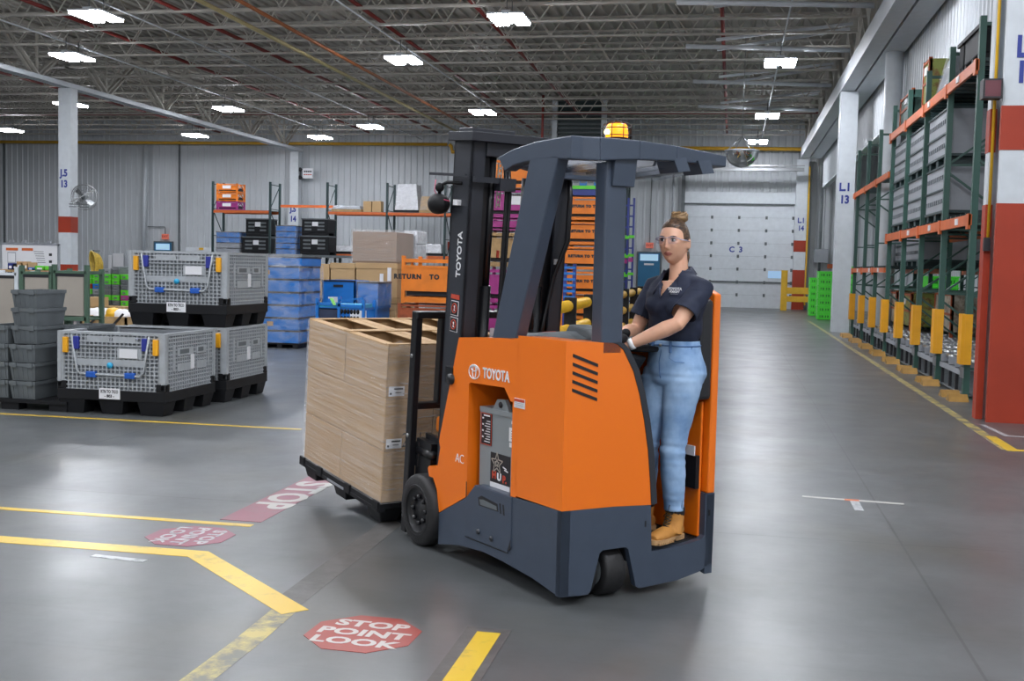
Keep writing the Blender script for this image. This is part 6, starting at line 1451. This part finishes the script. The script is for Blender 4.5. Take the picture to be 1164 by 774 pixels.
bn.rings([[c0+Vector((.046*sin(pi*i/14)*cos(2*pi*k/22), .042*sin(pi*i/14)*sin(2*pi*k/22), .027*cos(pi*i/14)))*(1+.13*noise.noise(Vector((cos(2*pi*k/22)*3, sin(2*pi*k/22)*3, i*.6)))) for k in range(22)] if 0 < i < 14 else [c0+Vector((1e-4*cos(2*pi*k/22), 1e-4*sin(2*pi*k/22), .028*cos(pi*i/14))) for k in range(22)] for i in range(15)])
for a in range(5): bn.tube([c0+Vector((.043*cos(a*1.25+j*.5)*cos(j*.25-.8), .036*sin(a*1.25+j*.5)*cos(j*.25-.8), .028*sin(j*.35-.8))) for j in range(7)], .006, 7)
bn.build('hair_bun', M['hairb'], per, smooth=True)
MB().tube([HD @ Vector((.058, .035, -.045)), HD @ Vector((.056, .045, -.075)), HD @ Vector((.05, .05, -.10)), HD @ Vector((.052, .046, -.118))], [.010, .012, .009, .003], 8).tube([HD @ Vector((.04, .06, -.05)), HD @ Vector((.036, .065, -.085)), HD @ Vector((.035, .06, -.11))], [.012, .010, .003], 8).build('loose_hair', M['hair'], per)
# safety glasses
M['lensc'] = clear('glasses_lens', .06, (.92, .91, .95, 1), .04)
gl = MB()
for sx in (-1, 1):
    P = []
    for (u, v) in ((-.022, .014), (.018, .016), (.027, .010), (.027, -.006), (.018, -.018), (-.012, -.019), (-.021, -.008)): P.append((u, v))
    f = [HD @ Vector((sx*(.031+u), -.105+.55*max(0, .031+u-.02)**1.25, .002+v)) for u, v in P]; b = [HD @ Vector((sx*(.031+u), -.1035+.55*max(0, .031+u-.02)**1.25, .002+v)) for u, v in P]; gl.prism(f, b)
go = gl.build('safety_glasses', M['lensc'], per)
fr = MB()
for sx in (-1, 1): fr.tube([HD @ Vector((sx*.012, -.1045, .017)), HD @ Vector((sx*.035, -.102, .019)), HD @ Vector((sx*.058, -.088, .013)), HD @ Vector((sx*.067, -.07, .008)), HD @ Vector((sx*.076, -.02, .006)), HD @ Vector((sx*.078, .01, .004))], [.0014, .0016, .002, .0035, .003, .002], 6)
fr.tube([HD @ Vector((-.012, -.1045, .015)), HD @ Vector((0, -.107, .012)), HD @ Vector((.012, -.1045, .015))], .0014, 6)
M['frame_c'] = mat('glasses_frame', '#b9b2c4', .25, var=0); fr.build('glasses_frame', M['frame_c'], go)
# ------------------------------------------------------------------ polo shirt
sh_ = MB()
sh_.rings([ering((-.003, .0, .96), .112, .084, 32), ering((-.003, -.0, 1.0), .116, .088, 32), ering((-.002, 0, 1.035), .130, .101, 32), ering((0, 0, 1.07), .132, .102, 32), ering((0, -.004, 1.12), .137, .108, 32), ering((0, -.010, 1.19), .153, .120, 32), ering((0, -.004, 1.245), .165, .108, 32), ering((0, .004, 1.29), .158, .082, 32), ering((-.002, .008, 1.325), .112, .068, 32), ering((-.004, .008, 1.35), .082, .062, 32), ering((-.004, .008, 1.375), .066, .058, 32), ering((-.004, .006, 1.39), .06, .055, 32)])
for sx in (-1, 1): sh_.ball((sx*.062, -.088, 1.185), (.055, .042, .052), 18, 12)
for S, E_ in ((SHL, ELL), (SHR, ELR)): sh_.tube([S+Vector((-.06*(1 if S.x > 0 else -1), .0, .012)), S, lerp(S, E_, .3), lerp(S, E_, .62), lerp(S, E_, .80)], [.052, .057, .058, .059, .061], 22)
me = remeshed(sh_, .0062, 7, .5)
bm = bmesh.new(); bm.from_mesh(me); dl = []
for f in bm.faces:
    c = f.calc_center_median(); x, y, z = c
    inV = y < -.02 and z > 1.228 and abs(x+.003) < (z-1.228)*.42+.002
    neck = z > 1.362 or (z > 1.30 and y < -.03 and abs(x) < .05)
    slv = False
    for S, E_ in ((SHL, ELL), (SHR, ELR)):
        d = (E_-S).normalized(); 
        if (c-S).dot(d) > (E_-S).length*.66 and (c-E_).length < .09: slv = True
    if inV or neck or slv: dl.append(f)
bmesh.ops.delete(bm, geom=dl, context='FACES')
for v in bm.verts:                                   # cloth folds
    z = v.co.z; v.co += v.normal*(.0055*noise.noise(Vector((v.co.x*9+v.co.z*10, v.co.y*9, v.co.z*13)))+.004*noise.noise(v.co*26)) * (1 if z < 1.27 else .4)
bm.to_mesh(me); bm.free()
M['polo'] = mat('navy_polo', '#1a2238', .75, var=.12, scale=40, bump=.12, bscale=400)
so = place(me, 'polo_shirt', M['polo']); sm = so.modifiers.new('t', 'SOLIDIFY'); sm.thickness = .004; sm.offset = 1
# collar: two leaves folded down around the V
cb = MB()
for sx in (-1, 1):
    inn = [(-.003+sx*.0, .068, 1.385), (sx*.046-.003, .052, 1.383), (sx*.062-.004, .008, 1.372), (sx*.056-.004, -.034, 1.348), (sx*.042-.004, -.066, 1.312), (sx*.026-.004, -.095, 1.270)]
    outr = [(-.003+sx*.0, .083, 1.348), (sx*.066, .068, 1.346), (sx*.092, .008, 1.330), (sx*.086, -.044, 1.303), (sx*.074, -.082, 1.272), (sx*.056, -.116, 1.240)]
    for i in range(5):
        a, b, c, d = Vector(inn[i]), Vector(inn[i+1]), Vector(outr[i+1]), Vector(outr[i]); nn = (b-a).cross(d-a).normalized()*.0035
        if nn.z < 0: nn = -nn
        cb.prism([a, b, c, d], [a+nn, b+nn, c+nn, d+nn])
bmesh.ops.remove_doubles(cb.bm, verts=cb.bm.verts[:], dist=.0012)
cb.build('collar', M['polo'], so, smooth=True)
pk = MB()
for sx in (-1, 1): pk.tube([(sx*.026-.003, -.098, 1.275), (sx*.014-.003, -.114, 1.248), (-.003, -.123, 1.225)], [(.006, .003)]*3, 8)
pk.build('placket', M['polo'], so)
lg = MB()
for k, (w_, z) in enumerate(((.052, 1.237), (.056, 1.226), (.050, 1.216))):
    pass
mt_ = frame((.088, -.1235, 1.262), (1, .18, 0), (0, .14, 1)); lg.text('TOYOTA', .019, mt_ @ Matrix.Translation((0, .010, 0)), bold=.0006, ext=.0008).text('FORKLIFT', .013, mt_ @ Matrix.Translation((0, -.004, 0)), bold=.0005, ext=.0008).text('-----------', .012, mt_ @ Matrix.Translation((0, -.013, 0)), ext=.0006)
lg.build('chest_lettering', M['label'], so)
# ------------------------------------------------------------------ jeans
jn = MB(); jn.rings([ering((-.003, .0, 1.02), .126, .098, 30), ering((-.004, .0, .985), .130, .100, 30), ering((-.005, .002, .95), .137, .103, 30), ering((0, .008, .90), .152, .114, 30), ering((0, .012, .85), .158, .118, 30), ering((0, .01, .81), .15, .108, 30), ering((0, .008, .79), .12, .09, 30)])
LH, LK, LA = Vector((.066, -.005, .84)), Vector((.032, -.035, .465)), Vector((.020, .008, .145))
RH, RK, RA = Vector((-.086, -.005, .84)), Vector((-.135, -.045, .465)), Vector((-.215, .045, .145))
for H_, K_, A_ in ((LH, LK, LA), (RH, RK, RA)):
    jn.tube([H_+Vector((0, .0, .03)), H_, lerp(H_, K_, .2), lerp(H_, K_, .5), lerp(H_, K_, .82), K_, lerp(K_, A_, .2), lerp(K_, A_, .45), lerp(K_, A_, .8), A_, A_+Vector((0, 0, -.02))],
            [(.078, .09), (.084, .098), (.083, .092), (.072, .079), (.060, .064), (.057, .061), (.058, .062), (.057, .060), (.049, .051), (.046, .049), (.047, .05)], 26)
jn.ball((.07, .055, .865), (.07, .06, .075), 16, 10).ball((-.07, .055, .865), (.07, .06, .075), 16, 10)
me = remeshed(jn, .0062, 6, .5)
bm = bmesh.new(); bm.from_mesh(me)
for v in bm.verts:
    z = v.co.z; k = exp(-((z-.465)/.07)**2)+exp(-((z-.82)/.05)**2)+.9*exp(-((z-.17)/.05)**2)+.25
    v.co += v.normal*(.006*k*noise.noise(Vector((v.co.x*5, v.co.y*5, z*38)))+.002*noise.noise(v.co*18))
bmesh.ops.delete(bm, geom=[f for f in bm.faces if f.calc_center_median().z > 1.012 or f.calc_center_median().z < .152], context='FACES')
bm.to_mesh(me); bm.free()
def denim():
    m = bpy.data.materials.new('denim'); m.use_nodes = True; nt = m.node_tree; b = nt.nodes['Principled BSDF']; b.inputs['Roughness'].default_value = .85
    tc = nt.nodes.new('ShaderNodeTexCoord'); n = nt.nodes.new('ShaderNodeTexNoise'); n.inputs['Scale'].default_value = 7; n.inputs['Detail'].default_value = 8; mp = nt.nodes.new('ShaderNodeMapping'); mp.inputs['Scale'].default_value = (1.2, 1.2, 1)
    nt.links.new(tc.outputs['Object'], mp.inputs[0]); nt.links.new(mp.outputs[0], n.inputs['Vector'])
    r = nt.nodes.new('ShaderNodeValToRGB'); r.color_ramp.elements[0].position = .32; r.color_ramp.elements[1].position = .68; r.color_ramp.elements[0].color = hexc('#6488b4'); r.color_ramp.elements[1].color = hexc('#a3c1e2')
    n2 = nt.nodes.new('ShaderNodeTexNoise'); n2.inputs['Scale'].default_value = 500; nt.links.new(tc.outputs['Object'], n2.inputs['Vector'])
    bp = nt.nodes.new('ShaderNodeBump'); bp.inputs['Strength'].default_value = .15; bp.inputs['Distance'].default_value = .003; nt.links.new(n2.outputs['Fac'], bp.inputs['Height']); nt.links.new(bp.outputs['Normal'], b.inputs['Normal'])
    nt.links.new(n.outputs['Fac'], r.inputs['Fac']); nt.links.new(r.outputs['Color'], b.inputs['Base Color']); return m
M['denim'] = denim(); jo = place(me, 'jeans', M['denim']); s_ = jo.modifiers.new('t', 'SOLIDIFY'); s_.thickness = .004; s_.offset = 1
M['seam'] = mat('denim_seam', '#4d6f9c', .8, var=.2)
sm = MB()
sm.tube([ering((-.004, .0, .99), .134, .104, 40)[k] for k in range(40)], .004, 6, close=True)
sm.tube([(.126, .02, .97), (.150, .02, .88), (.150, .01, .82), (.125, -.01, .66), (.095, -.03, .5), (.088, -.03, .4), (.078, -.005, .25), (.069, .008, .15)], .0025, 6)
sm.tube([(.05, -.098, .965), (.058, -.112, .93), (.09, -.108, .915), (.125, -.075, .912)], .002, 6).tube([(-.003, -.102, .97), (-.002, -.118, .91), (.0, -.115, .85), (.0, -.10, .815)], .0025, 6)
for x in (-.06, .055): sm.box(x-.006, x+.006, -.107, -.098, .955, 1.012)
sm.box(.118, .128, -.03, -.015, .935, .988)
sm.build('seam', M['seam'], jo)
MB().cyl((-.006, -.101, .990), (-.006, -.110, .990), .008, 12).build('button', M['steel'], jo)
# ------------------------------------------------------------------ boots
M['boot'] = mat('boot_leather', '#b9803a', .7, var=.18, scale=14, bump=.12, bscale=90); M['sole'] = mat('boot_sole', '#b58f63', .7, var=.1); M['lace'] = mat('lace', '#2c2616', .7, var=.3, scale=60)
def boot(A_, ang, left):
    Mx = Matrix.Translation((A_.x, A_.y, 0)) @ Matrix.Rotation(ang, 4, 'Z')
    up = MB(); up.tube([(0, .005, .165), (0, .005, .13), (0, .0, .09), (0, -.012, .06), (0, -.02, .035)], [(.046, .052), (.045, .051), (.043, .053), (.040, .058), (.037, .062)], 20)
    up.tube([(0, .055, .045), (0, .0, .048), (0, -.06, .045), (0, -.11, .040), (0, -.15, .036), (0, -.18, .03)], [(.030, .030), (.038, .040), (.040, .036), (.044, .030), (.041, .027), (.026, .018)], 20)
    me = remeshed(up, .005, 4, .5); me.transform(Mx); o = place(me, 'boot', M['boot'])
    def outl(g): return [(x*g, y*g-.0) for x, y in ((.0, .068), (.028, .06), (.036, .03), (.032, -.02), (.040, -.07), (.046, -.115), (.041, -.155), (.022, -.188), (.0, -.195), (-.022, -.188), (-.041, -.155), (-.046, -.115), (-.040, -.07), (-.032, -.02), (-.036, .03), (-.028, .06))]
    so_ = MB(Mx); so_.pz(outl(1.0), .010, .026); so_.pz([p for p in outl(.99) if p[1] > -.03], .0, .011).pz([p for p in outl(.99) if p[1] < -.06], .0, .011)
    for k in range(9):
        so_.box(-.046, .046, -.175+k*.014, -.169+k*.014, .001, .013)
    so_.build('boot_sole', M['sole'], o, bevel=.002)
    cu = MB(Mx); cu.tube([(0, .006, .168), (0, .006, .15), (0, .008, .128)], [(.046, .052), (.0475, .053), (.045, .051)], 20).build('boot_collar', M['ink'], o)
    lc = MB(Mx)
    for k in range(6):
        z = .078+k*.016; y = -.078+k*.0075; w_ = .018
        lc.tube([(-w_, y+.012, z-.004), (0, y-.004, z+.004), (w_, y+.012, z+.012)], .0026, 6).tube([(w_, y+.012, z-.004), (0, y-.004, z+.004), (-w_, y+.012, z+.012)], .0026, 6)
    lc.tube([(0, -.045, .165), (.012, -.058, .185), (.006, -.062, .15), (-.016, -.066, .13), (-.03, -.05, .12)], .002, 6).tube([(.0, -.045, .165), (.03, -.035, .15), (.042, -.02, .135)], .002, 6)
    lc.build('laces', M['lace'], o); return o
boot(LA, R(6), True); boot(RA, R(-14), False)
# wrist watch
w = MB(); d = (WRL-ELL).normalized(); c = lerp(ELL, WRL, .93); up = Vector((0, 0, 1)); a = d.cross(up).normalized(); b = a.cross(d)
w.cyl(c-d*.012, c+d*.012, .0305, 24)
wo_ = w.build('watch_strap', mat('strap_white', '#e6e6e6', .45, var=0), per)
MB().bar(c+b*.030-d*.016, c+b*.030+d*.016, .028, .009, up=b).build('watch_face', M['steel'], wo_)
# ------------------------------------------------------------------ world and render look
w = bpy.data.worlds.new('hall_ambient'); bpy.context.scene.world = w; w.use_nodes = True
w.node_tree.nodes['Background'].inputs['Color'].default_value = (.95, .97, 1, 1); w.node_tree.nodes['Background'].inputs['Strength'].default_value = AMB
sc = bpy.context.scene; sc.view_settings.view_transform = 'Standard'; sc.view_settings.look = 'None'; sc.view_settings.gamma = 1; sc.view_settings.use_curve_mapping = False; sc.view_settings.exposure = EXPO
sc.cycles.max_bounces = 6; sc.cycles.diffuse_bounces = 3; sc.cycles.glossy_bounces = 3; sc.cycles.transparent_max_bounces = 16; sc.cycles.sample_clamp_indirect = 6; sc.cycles.use_denoising = True
